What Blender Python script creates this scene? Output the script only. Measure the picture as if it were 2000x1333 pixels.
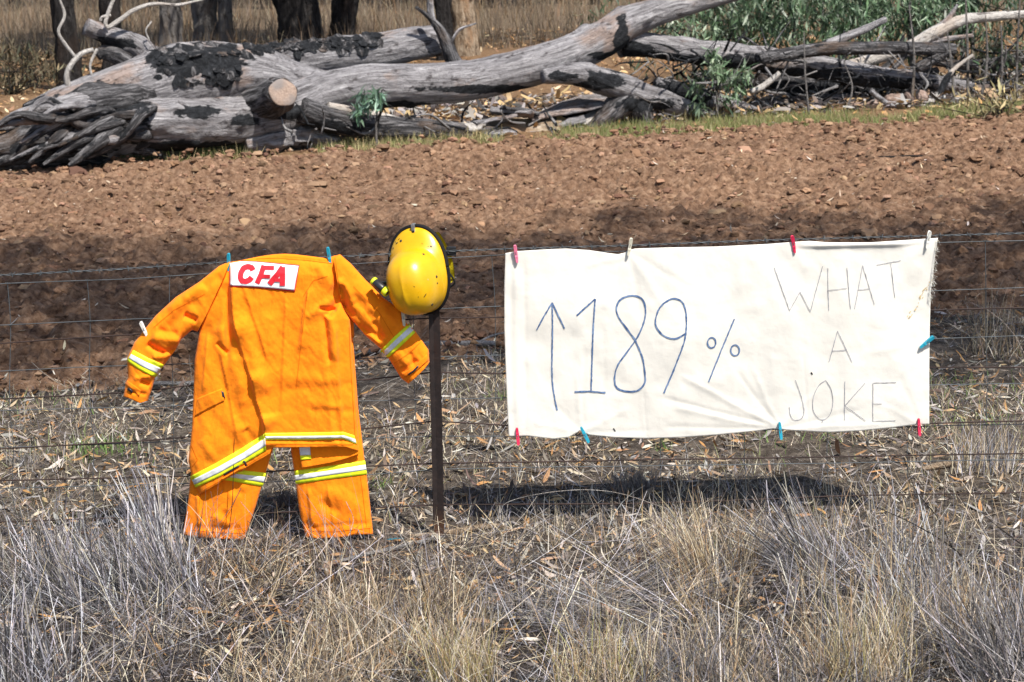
import bpy, math, random
import numpy as np
from mathutils import Vector, Matrix
from mathutils.bvhtree import BVHTree

random.seed(7)
RNG = np.random.default_rng(11)
for o in list(bpy.data.objects):
    bpy.data.objects.remove(o)
SC = bpy.context.scene
COL = SC.collection

# ------------------------------------------------------------------ camera, light, exposure
CAM = np.array([0.0, -8.0, 2.64]); PITCH = math.radians(12.7); ROLL = math.radians(-1.2); FPX = 3840.0
cd = bpy.data.cameras.new('camera'); cam = bpy.data.objects.new('camera', cd); COL.objects.link(cam)
RM = Matrix.Rotation(math.pi/2-PITCH, 4, 'X') @ Matrix.Rotation(ROLL, 4, 'Z')
cam.matrix_world = Matrix.Translation(Vector(CAM)) @ RM
cd.sensor_width = 36; cd.lens = FPX/2000*36; cd.clip_end = 1500; cd.clip_start = 0.1
cd.dof.use_dof = True; cd.dof.focus_distance = 8.1; cd.dof.aperture_fstop = 9.0
SC.camera = cam

SUN_FROM = Vector((0.36, -0.54, 1.0)).normalized()
w = bpy.data.worlds.new('World'); SC.world = w; w.use_nodes = True
nt = w.node_tree; nt.nodes.clear()
sky = nt.nodes.new('ShaderNodeTexSky'); sky.sky_type = 'NISHITA'; sky.sun_disc = False
sky.sun_elevation = math.asin(SUN_FROM.z); sky.sun_rotation = math.atan2(SUN_FROM.x, SUN_FROM.y)
sky.air_density = 1.0; sky.dust_density = 1.6
bg = nt.nodes.new('ShaderNodeBackground'); bg.inputs[1].default_value = 0.095
wo = nt.nodes.new('ShaderNodeOutputWorld')
nt.links.new(sky.outputs[0], bg.inputs[0]); nt.links.new(bg.outputs[0], wo.inputs[0])
sd = bpy.data.lights.new('sun', 'SUN'); sd.energy = 4.9; sd.angle = math.radians(0.53); sd.color = (1, 0.95, 0.87)
sun = bpy.data.objects.new('sun', sd); COL.objects.link(sun)
sun.rotation_euler = (-SUN_FROM).to_track_quat('-Z', 'Y').to_euler()
vs = SC.view_settings
vs.view_transform = 'Standard'; vs.look = 'None'; vs.gamma = 1; vs.use_curve_mapping = False
vs.exposure = 0.72

# ------------------------------------------------------------------ geometry of the place
TILT = 0.012
R3 = np.array(RM.to_3x3())
def ray(px, py):
    d = np.array([(px-1000)/FPX, -(py-666.5)/FPX, -1.0])
    d = R3 @ d
    return d/np.linalg.norm(d)
def at(px, py, Y=0.0):
    d = ray(px, py); return CAM + d*((Y-CAM[1])/d[1])
def ground_pt(px, py):
    d = ray(px, py); n = np.array([-TILT, 0, 1.0])
    return CAM + d*(-(CAM @ n)/(d @ n))
def project(V):
    v = (np.asarray(V)-CAM) @ R3
    return 1000+v[:, 0]/-v[:, 2]*FPX, 666.5-v[:, 1]/-v[:, 2]*FPX
def mpp(Y): return (Y-CAM[1])*1.0/FPX*1.02          # metres per photo pixel at distance Y

# ------------------------------------------------------------------ numpy noise
def _h(i, j, k, s):
    n = (i.astype(np.int64)*374761393+j.astype(np.int64)*668265263+k.astype(np.int64)*2147483647+s*1274126177) & 0xffffffff
    n = ((n ^ (n >> 13))*1274126177) & 0xffffffff
    n = ((n ^ (n >> 16))*2246822519) & 0xffffffff
    return ((n ^ (n >> 15)) & 0xffff)/65535.0
def vn3(x, y, z, s=0):
    x, y, z = np.broadcast_arrays(np.asarray(x, float), np.asarray(y, float), np.asarray(z, float))
    xi, yi, zi = np.floor(x), np.floor(y), np.floor(z)
    fx, fy, fz = x-xi, y-yi, z-zi
    fx = fx*fx*(3-2*fx); fy = fy*fy*(3-2*fy); fz = fz*fz*(3-2*fz)
    r = 0
    for a in (0, 1):
        for b in (0, 1):
            for c in (0, 1):
                r = r+_h(xi+a, yi+b, zi+c, s)*(fx if a else 1-fx)*(fy if b else 1-fy)*(fz if c else 1-fz)
    return r
def fbm(x, y, z=0.0, oct=4, s=0):
    r = 0; a = 0.5; t = 0
    for o in range(oct):
        f = 2**o; r = r+a*vn3(np.asarray(x)*f+o*17.3, np.asarray(y)*f+o*5.1, np.asarray(z)*f, s+o); t += a; a *= .5
    return r/t
def gz(x, y):
    x = np.asarray(x, float); y = np.asarray(y, float)
    return TILT*x + 0.03*(fbm(x*0.8, y*0.8, 0, 3, 91)-0.5)

# ------------------------------------------------------------------ object helpers
def wloc(o):
    v = Vector((0, 0, 0))
    while o is not None:
        v += o.location; o = o.parent
    return v
def mesh_np(name, V, F, col=None, attrs=None, smooth=True):
    me = bpy.data.meshes.new(name); V = np.asarray(V, np.float32); F = np.asarray(F, np.int32)
    k = F.shape[1]
    me.vertices.add(len(V)); me.vertices.foreach_set('co', V.ravel())
    me.loops.add(F.size); me.loops.foreach_set('vertex_index', F.ravel())
    me.polygons.add(len(F)); me.polygons.foreach_set('loop_start', np.arange(0, F.size, k, dtype=np.int32))
    try: me.polygons.foreach_set('loop_total', np.full(len(F), k, np.int32))
    except Exception: pass
    me.polygons.foreach_set('use_smooth', np.full(len(F), smooth))
    me.update(calc_edges=True)
    if col is not None:
        a = me.attributes.new('Col', 'FLOAT_COLOR', 'POINT'); c = np.ones((len(V), 4), np.float32); c[:, :3] = col
        a.data.foreach_set('color', c.ravel())
    for n, d in (attrs or {}).items():
        d = np.asarray(d, np.float32)
        if d.ndim == 1:
            a = me.attributes.new(n, 'FLOAT', 'POINT'); a.data.foreach_set('value', d)
        else:
            a = me.attributes.new(n, 'FLOAT_VECTOR', 'POINT'); a.data.foreach_set('vector', d.ravel())
    return me
def obj(name, V, F, mat, parent=None, col=None, attrs=None, smooth=True):
    V = np.asarray(V, float)
    if parent is not None: V = V-np.array(wloc(parent))
    me = mesh_np(name, V, F, col, attrs, smooth)
    o = bpy.data.objects.new(name, me); COL.objects.link(o)
    if mat: me.materials.append(mat)
    if parent is not None: o.parent = parent
    return o
def tag(o, label=None, cat=None, group=None, kind=None):
    if label: o['label'] = label
    if cat: o['category'] = cat
    if group: o['group'] = group
    if kind: o['kind'] = kind
    return o
def thing(name, loc, label, cat, group=None):
    o = bpy.data.objects.new(name, None); COL.objects.link(o); o.location = Vector([float(c) for c in loc])
    o.empty_display_size = 0.1
    return tag(o, label, cat, group)
def join(parts):
    Vs, Fs, n = [], [], 0
    for V, F in parts:
        Vs.append(np.asarray(V, float)); Fs.append(np.asarray(F)+n); n += len(V)
    return np.vstack(Vs), np.vstack(Fs)
def gridF(n, m, wrap=False, off=0):
    i = np.arange(n-1)[:, None]; mm = m if wrap else m-1; j = np.arange(mm)[None, :]
    a = i*m+j; b = i*m+(j+1) % m
    return np.stack([a, b, b+m, a+m], -1).reshape(-1, 4)+off
def boxV(x0, x1, y0, y1, z0, z1, M=None):
    V = np.array([(x0, y0, z0), (x1, y0, z0), (x1, y1, z0), (x0, y1, z0), (x0, y0, z1), (x1, y0, z1), (x1, y1, z1), (x0, y1, z1)], float)
    F = np.array([(0, 3, 2, 1), (4, 5, 6, 7), (0, 1, 5, 4), (1, 2, 6, 5), (2, 3, 7, 6), (3, 0, 4, 7)])
    return V, F
def catmull(P, n):
    P = np.asarray(P, float)
    if len(P) == 2: return P[0]+(P[1]-P[0])*np.linspace(0, 1, n)[:, None]
    Q = np.vstack([2*P[0]-P[1], P, 2*P[-1]-P[-2]])
    L = np.concatenate([[0], np.cumsum(np.linalg.norm(np.diff(P[:, :3] if P.shape[1] > 2 else P, axis=0), axis=1))])
    s = np.linspace(0, L[-1], n); k = np.clip(np.searchsorted(L, s, 'right')-1, 0, len(P)-2)
    t = ((s-L[k])/(L[k+1]-L[k]+1e-9))[:, None]
    a, b, c, d = Q[k], Q[k+1], Q[k+2], Q[k+3]
    return 0.5*((2*b)+(-a+c)*t+(2*a-5*b+4*c-d)*t*t+(-a+3*b-3*c+d)*t**3)
def polyline(P, n):
    P = np.asarray(P, float)
    L = np.concatenate([[0], np.cumsum(np.linalg.norm(np.diff(P, axis=0), axis=1))])
    s = np.linspace(0, L[-1], n)
    return np.stack([np.interp(s, L, P[:, c]) for c in range(P.shape[1])], -1)
def frames(C):
    T = np.gradient(C, axis=0); T /= np.linalg.norm(T, axis=1)[:, None]+1e-12
    up = np.array([0, 0, 1.0]) if abs(T[0, 2]) < 0.9 else np.array([1.0, 0, 0])
    n = np.cross(T[0], up); n /= np.linalg.norm(n); N = [n]
    for i in range(1, len(C)):
        v = N[-1]-T[i]*(N[-1] @ T[i]); N.append(v/np.linalg.norm(v))
    N = np.array(N); B = np.cross(T, N)
    return T, N, B
def tube(ctrl, nr=40, ns=10, amp=0.0, seed=0, ridge=0.0, smoothpath=True, flare=None, knot=0.0):
    """ctrl rows (x,y,z,r) -> verts, quads (ends closed by fans of degenerate-free rings), grain coords"""
    P = catmull(ctrl, nr) if smoothpath else polyline(ctrl, nr)
    C, r = P[:, :3], np.maximum(P[:, 3], 0.0012)
    T, N, B = frames(C)
    al = np.concatenate([[0], np.cumsum(np.linalg.norm(np.diff(C, axis=0), axis=1))])
    th = np.linspace(0, 2*np.pi, ns, endpoint=False)
    ct, st = np.cos(th)[None, :], np.sin(th)[None, :]
    g = np.stack([ct*r[:, None], st*r[:, None], np.broadcast_to(al[:, None], (nr, ns))], -1)
    rr = np.broadcast_to(r[:, None], (nr, ns)).copy()
    if amp:
        rr = rr*(1+amp*2*(fbm(ct*1.3+7*seed, st*1.3, al[:, None]*(0.5/max(r.mean(), .05)), 4, seed)-0.5))
    if knot:
        kn = vn3(ct*1.6+3*seed, st*1.6, al[:, None]*(1.1/max(r.mean(), .05)), seed+50); rr = rr*(1+knot*np.clip(kn-0.72, 0, 1)*3)
    if ridge:
        rr = rr*(1-ridge*np.clip(1-np.abs(2*fbm(ct*6+seed, st*6, al[:, None]*(0.35/max(r.mean(), .05)), 3, seed+9)-1)*3, 0, 1))
    V = C[:, None, :]+rr[..., None]*(ct[..., None]*N[:, None, :]+st[..., None]*B[:, None, :])
    V = V.reshape(-1, 3); G = g.reshape(-1, 3)
    F = gridF(nr, ns, True)
    # caps as inner rings collapsed to 20 percent then a centre quad strip
    capV, capF, capG, n = [], [], [], len(V)
    for e, idx in ((0, np.arange(ns)), (nr-1, (nr-1)*ns+np.arange(ns))):
        c = C[e]; inner = c+(V[idx]-c)*0.15
        capV.append(inner); capG.append(G[idx]*0.15+np.array([0, 0, al[e]])*0.85)
        k = n+np.arange(ns)
        q = np.stack([idx, np.roll(idx, -1), np.roll(k, -1), k], -1)
        if e == 0: q = q[:, ::-1]
        capF.append(q)
        h = ns//2
        qq = [(k[i], k[i+1], k[ns-2-i], k[ns-1-i]) for i in range(h-1)]
        capF.append(np.array(qq) if e else np.array(qq)[:, ::-1])
        n += ns
    V = np.vstack([V]+capV); G = np.vstack([G]+capG); F = np.vstack([F]+capF)
    return V, F, G
def tubes(list_of_tubes):
    Vs, Fs, Gs, n = [], [], [], 0
    for V, F, G in list_of_tubes:
        Vs.append(V); Fs.append(F+n); Gs.append(G); n += len(V)
    return np.vstack(Vs), np.vstack(Fs), np.vstack(Gs)
def ico(sub=1):
    import bmesh
    bm = bmesh.new(); bmesh.ops.create_icosphere(bm, subdivisions=sub, radius=1)
    V = np.array([v.co[:] for v in bm.verts]); F = np.array([[v.index for v in f.verts] for f in bm.faces]); bm.free()
    return V, F
PROFILES = {'blade': lambda t: 1-0.85*t, 'stem': lambda t: 1-0.5*t, 'leaf': lambda t: np.sin(np.pi*np.clip(t*0.93+0.05, 0, 1))**0.8,
            'flake': lambda t: 0.6+0.4*np.sin(np.pi*t)}
def blades(base, az, lean, curve, length, width, col, nseg=3, prof='blade', sideroll=None):
    N = len(base); t = np.linspace(0, 1, nseg+1)
    az, lean, curve, length, width = [np.broadcast_to(np.asarray(a, float), (N,)) for a in (az, lean, curve, length, width)]
    P = np.zeros((N, nseg+1, 3)); P[:, 0] = base
    for k in range(nseg):
        ph = lean+curve*(t[k]+t[k+1])/2
        st = (length/nseg)[:, None]*np.stack([np.sin(ph)*np.cos(az), np.sin(ph)*np.sin(az), np.cos(ph)], -1)
        P[:, k+1] = P[:, k]+st
    if sideroll is None:
        a2 = RNG.uniform(0, np.pi, N); S = np.stack([np.cos(a2), np.sin(a2)*0.5, np.zeros(N)], -1)
    else:
        sr = np.broadcast_to(sideroll, (N,))
        S = np.stack([-np.sin(az)*np.cos(sr), np.cos(az)*np.cos(sr), np.sin(sr)], -1)
    wd = width[:, None]*PROFILES[prof](t)[None, :]*0.5
    L = P-S[:, None, :]*wd[..., None]; R = P+S[:, None, :]*wd[..., None]
    V = np.stack([L, R], 2).reshape(-1, 3)
    st = (nseg+1)*2; b = (np.arange(N)*st)[:, None]+(np.arange(nseg)*2)[None, :]
    F = np.stack([b, b+1, b+3, b+2], -1).reshape(-1, 4)
    C = np.repeat(np.asarray(col), st, axis=0)
    return V, F, C
def bjoin(L):
    Vs, Fs, Cs, n = [], [], [], 0
    for V, F, C in L:
        Vs.append(V); Fs.append(F+n); Cs.append(C); n += len(V)
    return np.vstack(Vs), np.vstack(Fs), np.vstack(Cs)
def pick(cols, n, p=None, jit=0.18):
    c = np.array(cols)[RNG.choice(len(cols), n, p=p)]
    return np.clip(c*(1+RNG.uniform(-jit, jit, (n, 1)))*(1+RNG.uniform(-.05, .05, (n, 3))), 0.004, 0.95)

# ------------------------------------------------------------------ materials
class MB:
    def __init__(s, name, rough=0.8, spec=0.3):
        s.m = bpy.data.materials.new(name); s.m.use_nodes = True; s.t = s.m.node_tree; s.N = s.t.nodes; s.L = s.t.links
        s.b = s.N['Principled BSDF']; s.b.inputs['Roughness'].default_value = rough
        s.b.inputs['Specular IOR Level'].default_value = spec
    def n(s, typ, **kw):
        o = s.N.new('ShaderNode'+typ)
        for k, v in kw.items(): setattr(o, k, v)
        return o
    def set(s, node, i, v):
        if hasattr(v, 'is_output') or isinstance(v, bpy.types.NodeSocket): s.L.new(v, node.inputs[i])
        else: node.inputs[i].default_value = v
    def coord(s, kind='pos', scale=(1, 1, 1), attr=None):
        if kind == 'pos': o = s.n('NewGeometry').outputs['Position']
        elif kind == 'obj': o = s.n('TexCoord').outputs['Object']
        else: a = s.n('Attribute'); a.attribute_name = attr; o = a.outputs['Vector']
        mp = s.n('Mapping'); s.L.new(o, mp.inputs['Vector']); mp.inputs['Scale'].default_value = scale
        return mp.outputs[0]
    def noise(s, co, scale=5, detail=4, rough=0.55, dist=0.0):
        o = s.n('TexNoise'); s.L.new(co, o.inputs['Vector']); o.inputs['Scale'].default_value = scale
        o.inputs['Detail'].default_value = detail; o.inputs['Roughness'].default_value = rough; o.inputs['Distortion'].default_value = dist
        return o.outputs['Fac']
    def ramp(s, f, stops):
        r = s.n('ValToRGB'); s.L.new(f, r.inputs[0]); e = r.color_ramp.elements
        while len(e) < len(stops): e.new(0.5)
        for el, (p, c) in zip(e, stops):
            el.position = p; el.color = (*c, 1) if len(c) == 3 else c
        return r.outputs[0]
    def smooth(s, f, a, b):
        r = s.n('MapRange'); r.interpolation_type = 'SMOOTHSTEP'; s.L.new(f, r.inputs[0])
        r.inputs[1].default_value = a; r.inputs[2].default_value = b
        return r.outputs[0]
    def mix(s, f, a, b, mode='MIX'):
        o = s.n('Mix'); o.data_type = 'RGBA'; o.blend_type = mode
        for i, v in ((0, f), (6, a), (7, b)):
            if isinstance(v, bpy.types.NodeSocket): s.L.new(v, o.inputs[i])
            else: o.inputs[i].default_value = v if i == 0 else (*v, 1)
        return o.outputs[2]
    def math(s, op, a, b=0.5):
        o = s.n('Math'); o.operation = op
        s.set(o, 0, a); s.set(o, 1, b); return o.outputs[0]
    def attr(s, name, out='Fac'):
        a = s.n('Attribute'); a.attribute_name = name; return a.outputs[out]
    def color(s, c):
        if isinstance(c, bpy.types.NodeSocket): s.L.new(c, s.b.inputs['Base Color'])
        else: s.b.inputs['Base Color'].default_value = (*c, 1)
        return s
    def bump(s, h, dist=0.01, strength=1.0, prev=None):
        o = s.n('Bump'); s.L.new(h, o.inputs['Height']); o.inputs['Distance'].default_value = dist; o.inputs['Strength'].default_value = strength
        if prev is not None: s.L.new(prev, o.inputs['Normal'])
        s.L.new(o.outputs[0], s.b.inputs['Normal']); return o.outputs[0]
MAT = {}
def plain(name, c, rough=0.6, spec=0.4, metal=0.0, var=0.12, scale=40, bump=0.0):
    m = MB(name, rough, spec); co = m.coord('obj'); f = m.noise(co, scale, 3)
    m.color(m.ramp(f, [(0.3, tuple(x*(1-var) for x in c)), (0.7, tuple(min(1, x*(1+var)) for x in c))]))
    m.b.inputs['Metallic'].default_value = metal
    if bump: m.bump(m.noise(co, scale*3, 3), bump)
    MAT[name] = m.m; return m.m
def vcol(name, rough=0.75, spec=0.25, transl=0.0):
    m = MB(name, rough, spec); m.color(m.attr('Col', 'Color'))
    if transl:
        tr = m.n('BsdfTranslucent'); m.L.new(m.attr('Col', 'Color'), tr.inputs[0])
        mx = m.n('MixShader'); mx.inputs[0].default_value = transl
        out = m.N['Material Output']; m.L.new(m.b.outputs[0], mx.inputs[1]); m.L.new(tr.outputs[0], mx.inputs[2]); m.L.new(mx.outputs[0], out.inputs[0])
    MAT[name] = m.m; return m.m
vcol('dry_plant', 0.7, 0.3, 0.12); vcol('litter', 0.7, 0.3, 0.1); vcol('green_leaf', 0.45, 0.5, 0.25); vcol('clod_soil', 0.95, 0.1)

m = MB('soil', 0.95, 0.1); co = m.coord('pos')
f = m.noise(co, 0.7, 5, 0.6); f2 = m.noise(co, 14, 6, 0.7); f3 = m.noise(co, 60, 3, 0.6)
c = m.ramp(f2, [(0.32, (0.064, 0.035, 0.022)), (0.48, (0.205, 0.120, 0.074)), (0.70, (0.37, 0.245, 0.162))])
c = m.mix(m.smooth(f, 0.35, 0.7), c, m.mix(1.0, c, (0.80, 0.80, 0.82), 'MULTIPLY'))
m.color(m.mix(m.smooth(f3, 0.68, 0.76), c, (0.46, 0.37, 0.28)))
b1 = m.bump(m.noise(co, 22, 6, 0.75), 0.035, 1.0); m.bump(f3, 0.01, 0.8, b1); MAT['soil'] = m.m

m = MB('ground', 0.95, 0.1); co = m.coord('pos')
f = m.noise(co, 0.9, 5, 0.6); f2 = m.noise(co, 18, 6, 0.7); f3 = m.noise(co, 70, 3, 0.6)
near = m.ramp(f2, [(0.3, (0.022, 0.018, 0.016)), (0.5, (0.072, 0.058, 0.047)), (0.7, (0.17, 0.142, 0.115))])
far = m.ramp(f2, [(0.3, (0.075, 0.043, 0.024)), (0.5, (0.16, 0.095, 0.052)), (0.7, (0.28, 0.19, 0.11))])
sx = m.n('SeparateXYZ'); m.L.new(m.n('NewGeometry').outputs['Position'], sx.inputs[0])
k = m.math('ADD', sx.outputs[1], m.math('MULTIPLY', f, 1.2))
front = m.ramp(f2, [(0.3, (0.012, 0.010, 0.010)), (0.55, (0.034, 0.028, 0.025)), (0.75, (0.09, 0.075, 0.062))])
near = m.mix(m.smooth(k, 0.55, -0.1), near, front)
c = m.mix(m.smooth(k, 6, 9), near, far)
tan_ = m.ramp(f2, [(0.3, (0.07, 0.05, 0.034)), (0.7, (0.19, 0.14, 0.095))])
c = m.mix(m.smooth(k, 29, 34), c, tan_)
m.color(m.mix(m.smooth(f3, 0.62, 0.75), c, (0.30, 0.25, 0.18)))
b1 = m.bump(f2, 0.03); m.bump(f3, 0.008, 0.8, b1); MAT['ground'] = m.m

def wood(name, lo, mid, hi, warm, streak=0.10, crack=0.6):
    m = MB(name, 0.9, 0.15)
    g = m.coord('attr', (1, 1, streak), 'grain'); g2 = m.coord('attr', (1, 1, 0.5), 'grain'); g3 = m.coord('attr', (1, 1, 0.05), 'grain')
    f = m.noise(g, 16, 8, 0.72, 1.6); fw = m.noise(g2, 2.6, 4, 0.6); fc = m.noise(g3, 30, 5, 0.7, 0.8); ff = m.noise(g2, 9, 5, 0.65)
    c = m.ramp(f, [(0.28, lo), (0.47, mid), (0.68, hi)])
    c = m.mix(m.smooth(fw, 0.52, 0.66), c, m.mix(0.5, c, warm))
    c = m.mix(m.smooth(ff, 0.56, 0.66), c, m.mix(1.0, c, (0.34, 0.32, 0.32), 'MULTIPLY'))
    ck = m.smooth(fc, 0.58, 0.68)
    c = m.mix(m.math('MULTIPLY', ck, crack), c, (0.025, 0.022, 0.02))
    ch = m.math('ADD', m.attr('char'), m.math('MULTIPLY', m.math('SUBTRACT', ff, 0.5), 2.4))
    chs = m.smooth(ch, 0.42, 0.62)
    blk = m.ramp(m.noise(g2, 26, 5, 0.7), [(0.35, (0.010, 0.011, 0.013)), (0.62, (0.035, 0.037, 0.042)), (0.78, (0.11, 0.115, 0.13))])
    m.color(m.mix(chs, c, blk))
    b1 = m.bump(f, 0.03, 0.9); b2 = m.bump(m.math('SUBTRACT', 1.0, fc), 0.05, 0.8, b1)
    b3 = m.bump(m.noise(m.coord('attr', (1, 1, .7), 'grain'), 7, 6, 0.7, 1.0), 0.09, 0.9, b2); m.bump(m.noise(g2, 30, 5, 0.7), 0.02, 0.8, b3)
    MAT[name] = m.m
wood('grey_wood', (0.055, 0.053, 0.057), (0.235, 0.225, 0.235), (0.50, 0.485, 0.50), (0.38, 0.25, 0.18))
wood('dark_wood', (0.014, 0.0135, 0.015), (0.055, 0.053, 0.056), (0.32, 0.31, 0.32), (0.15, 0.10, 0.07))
wood('pale_wood', (0.30, 0.27, 0.25), (0.50, 0.47, 0.44), (0.66, 0.63, 0.60), (0.46, 0.36, 0.28), 0.1, 0.4)
wood('dark_bark', (0.008, 0.007, 0.007), (0.022, 0.020, 0.020), (0.062, 0.057, 0.056), (0.05, 0.034, 0.026), 0.14)
wood('grey_bark', (0.07, 0.063, 0.058), (0.14, 0.13, 0.125), (0.25, 0.235, 0.225), (0.20, 0.15, 0.11), 0.14)
wood('patchy_bark', (0.10, 0.07, 0.045), (0.30, 0.22, 0.15), (0.55, 0.46, 0.36), (0.32, 0.17, 0.08), 0.25)
wood('grey_branch', (0.14, 0.13, 0.13), (0.24, 0.23, 0.23), (0.36, 0.35, 0.35), (0.24, 0.20, 0.17), 0.08, 0.3)

m = MB('orange_cotton', 0.85, 0.15); co = m.coord('obj')
f = m.noise(co, 6, 4); f2 = m.noise(co, 45, 4, 0.6)
c = m.ramp(f, [(0.3, (0.88, 0.208, 0.004)), (0.7, (0.92, 0.245, 0.005))])
m.color(m.mix(m.smooth(f2, 0.6, 0.8), c, m.mix(1.0, c, (0.90, 0.86, 0.8), 'MULTIPLY')))
m.b.inputs['Sheen Weight'].default_value = 0.08
b1 = m.bump(m.noise(co, 16, 5, 0.6), 0.006, 0.8); b2 = m.bump(m.noise(m.coord('obj', (1, 1, .35)), 55, 4, 0.6), 0.003, 0.8, b1)
m.bump(m.noise(co, 700, 2), 0.0006, 0.7, b2); MAT['orange_cotton'] = m.m
m = MB('calico', 0.9, 0.1); co = m.coord('obj')
f = m.noise(co, 3, 4); m.color(m.ramp(f, [(0.3, (0.83, 0.80, 0.735)), (0.7, (0.87, 0.845, 0.785))]))
b1 = m.bump(m.noise(co, 9, 5, 0.6), 0.006, 0.6)
m.bump(m.noise(co, 600, 2), 0.0005, 0.6, b1)
tr = m.n('BsdfTranslucent'); tr.inputs[0].default_value = (0.85, 0.82, 0.76, 1); mx = m.n('MixShader'); mx.inputs[0].default_value = 0.22
m.L.new(m.b.outputs[0], mx.inputs[1]); m.L.new(tr.outputs[0], mx.inputs[2]); m.L.new(mx.outputs[0], m.N['Material Output'].inputs[0]); MAT['calico'] = m.m
plain('orange_thread', (0.62, 0.125, 0.004), 0.85, 0.1)
plain('lime_tape', (0.72, 0.80, 0.02), 0.6, 0.3, var=0.06)
plain('silver_tape', (0.66, 0.68, 0.70), 0.4, 0.5, var=0.10, scale=25)
plain('white_patch', (0.78, 0.80, 0.82), 0.7, 0.3, var=0.05); plain('red_print', (0.66, 0.02, 0.035), 0.7, 0.3)
m = MB('blue_ink', 0.85, 0.1); co = m.coord('obj'); m.color(m.ramp(m.noise(co, 60, 3), [(0.35, (0.04, 0.085, 0.20)), (0.7, (0.20, 0.29, 0.46))])); MAT['blue_ink'] = m.m
m = MB('grey_ink', 0.85, 0.1); co = m.coord('obj'); m.color(m.ramp(m.noise(co, 60, 3), [(0.35, (0.20, 0.20, 0.23)), (0.7, (0.52, 0.52, 0.55))])); MAT['grey_ink'] = m.m
plain('stain', (0.62, 0.48, 0.27), 0.9, 0.1, var=.2)
m = MB('helmet_shell', 0.27, 0.5); co = m.coord('obj')
f = m.noise(co, 14, 5, 0.65); f2 = m.noise(m.coord('obj', (1, 1, 3)), 40, 6, 0.75)
c = m.ramp(f, [(0.35, (0.58, 0.315, 0.004)), (0.7, (0.66, 0.375, 0.005))])
m.color(m.mix(m.smooth(f2, 0.66, 0.76), c, (0.30, 0.17, 0.02)))
m.set(m.b, 'Roughness', m.ramp(f, [(0.3, (0.26,)*3), (0.7, (0.40,)*3)])); m.bump(f2, 0.0006, 0.5); MAT['helmet_shell'] = m.m
plain('neck_cloth', (0.76, 0.60, 0.02), 0.85, 0.1, bump=0.003); plain('black_rubber', (0.008, 0.008, 0.009), 0.75, 0.2); plain('black_plastic', (0.015, 0.015, 0.017), 0.4, 0.5)
plain('grey_metal', (0.40, 0.41, 0.43), 0.35, 0.5, metal=0.7); plain('torch_yellow', (0.62, 0.70, 0.02), 0.4, 0.5); plain('lens_glass', (0.05, 0.05, 0.06), 0.08, 0.8)
m = MB('post_steel', 0.6, 0.35); co = m.coord('pos'); f = m.noise(co, 30, 5, 0.7)
sx = m.n('SeparateXYZ'); m.L.new(co, sx.inputs[0]); k = m.math('ADD', sx.outputs[2], m.math('MULTIPLY', f, 0.35))
c = m.ramp(f, [(0.35, (0.010, 0.007, 0.007)), (0.75, (0.026, 0.016, 0.014))])
m.color(m.mix(m.smooth(k, 0.30, 0.12), c, m.ramp(f, [(0.3, (0.06, 0.025, 0.012)), (0.7, (0.15, 0.07, 0.03))]))); m.bump(f, 0.002); MAT['post_steel'] = m.m
plain('rusty_wire', (0.030, 0.017, 0.014), 0.7, 0.3, var=0.5, scale=12); plain('zinc_wire', (0.075, 0.085, 0.092), 0.6, 0.4, metal=0.2, var=0.3, scale=12)
plain('blue_plastic', (0.015, 0.30, 0.43), 0.4, 0.5); plain('red_plastic', (0.62, 0.02, 0.075), 0.4, 0.5); plain('pink_plastic', (0.80, 0.20, 0.32), 0.4, 0.5)
plain('white_plastic', (0.78, 0.76, 0.70), 0.45, 0.5); plain('cream_plastic', (0.66, 0.62, 0.50), 0.45, 0.5); plain('spring_steel', (0.25, 0.25, 0.26), 0.35, 0.5, metal=0.8)
m = MB('rock', 0.9, 0.2); co = m.coord('obj'); f = m.noise(co, 9, 6, 0.65)
m.color(m.ramp(f, [(0.3, (0.11, 0.075, 0.06)), (0.55, (0.25, 0.18, 0.15)), (0.75, (0.34, 0.30, 0.28))])); m.bump(f, 0.04); MAT['rock'] = m.m
m = MB('fresh_cut', 0.85, 0.15); co = m.coord('obj'); f = m.noise(co, 40, 5, 0.65); f2 = m.noise(co, 5, 3)
m.color(m.mix(m.smooth(f2, .4, .7), m.ramp(f, [(0.3, (0.20, 0.145, 0.115)), (0.7, (0.36, 0.275, 0.225))]), (0.20, 0.175, 0.165))); m.bump(f, 0.006); MAT['fresh_cut'] = m.m

# ================================================================== THE SETTING
na, nb = ground_pt(0, 772), ground_pt(2000, 602); fa, fb = ground_pt(0, 337), ground_pt(2000, 226)
def y_near(x): return na[1]+(x-na[0])/(nb[0]-na[0])*(nb[1]-na[1])
def y_far(x): return fa[1]+(x-fa[0])/(fb[0]-fa[0])*(fb[1]-fa[1])
def spaced(dense, step, lim, far):
    a, b = dense; s = list(np.arange(a, b+step, step)); d = step
    hi = []; v = s[-1]
    while v < far[1]: d = min(d*1.18, max(lim, abs(v)*0.2)); v += d; hi.append(v)
    d = step; lo = []; v = s[0]
    while v > far[0]: d = min(d*1.3, 60); v -= d; lo.append(v)
    return np.array(lo[::-1]+s+hi)
xs = spaced((-4.5, 4.5), 0.06, 0.3, (-400, 400)); ys = spaced((-3, 6), 0.05, 0.28, (-60, 600))
X, Y = np.meshgrid(xs, ys)
inside = np.clip((Y-y_near(X))/0.5, 0, 1)*np.clip((y_far(X)-Y)/0.5, 0, 1)
Z = gz(X, Y)+0.035*(fbm(X*4, Y*4, 0, 4, 5)-0.5)*np.clip((9-Y)/3, 0, 1)+0.25*(fbm(X*.3, Y*.3, 0, 3, 44)-.5)*np.clip((Y-18)/10, 0, 1)-0.10*inside
def ground_rise(y): return 0.0
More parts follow.
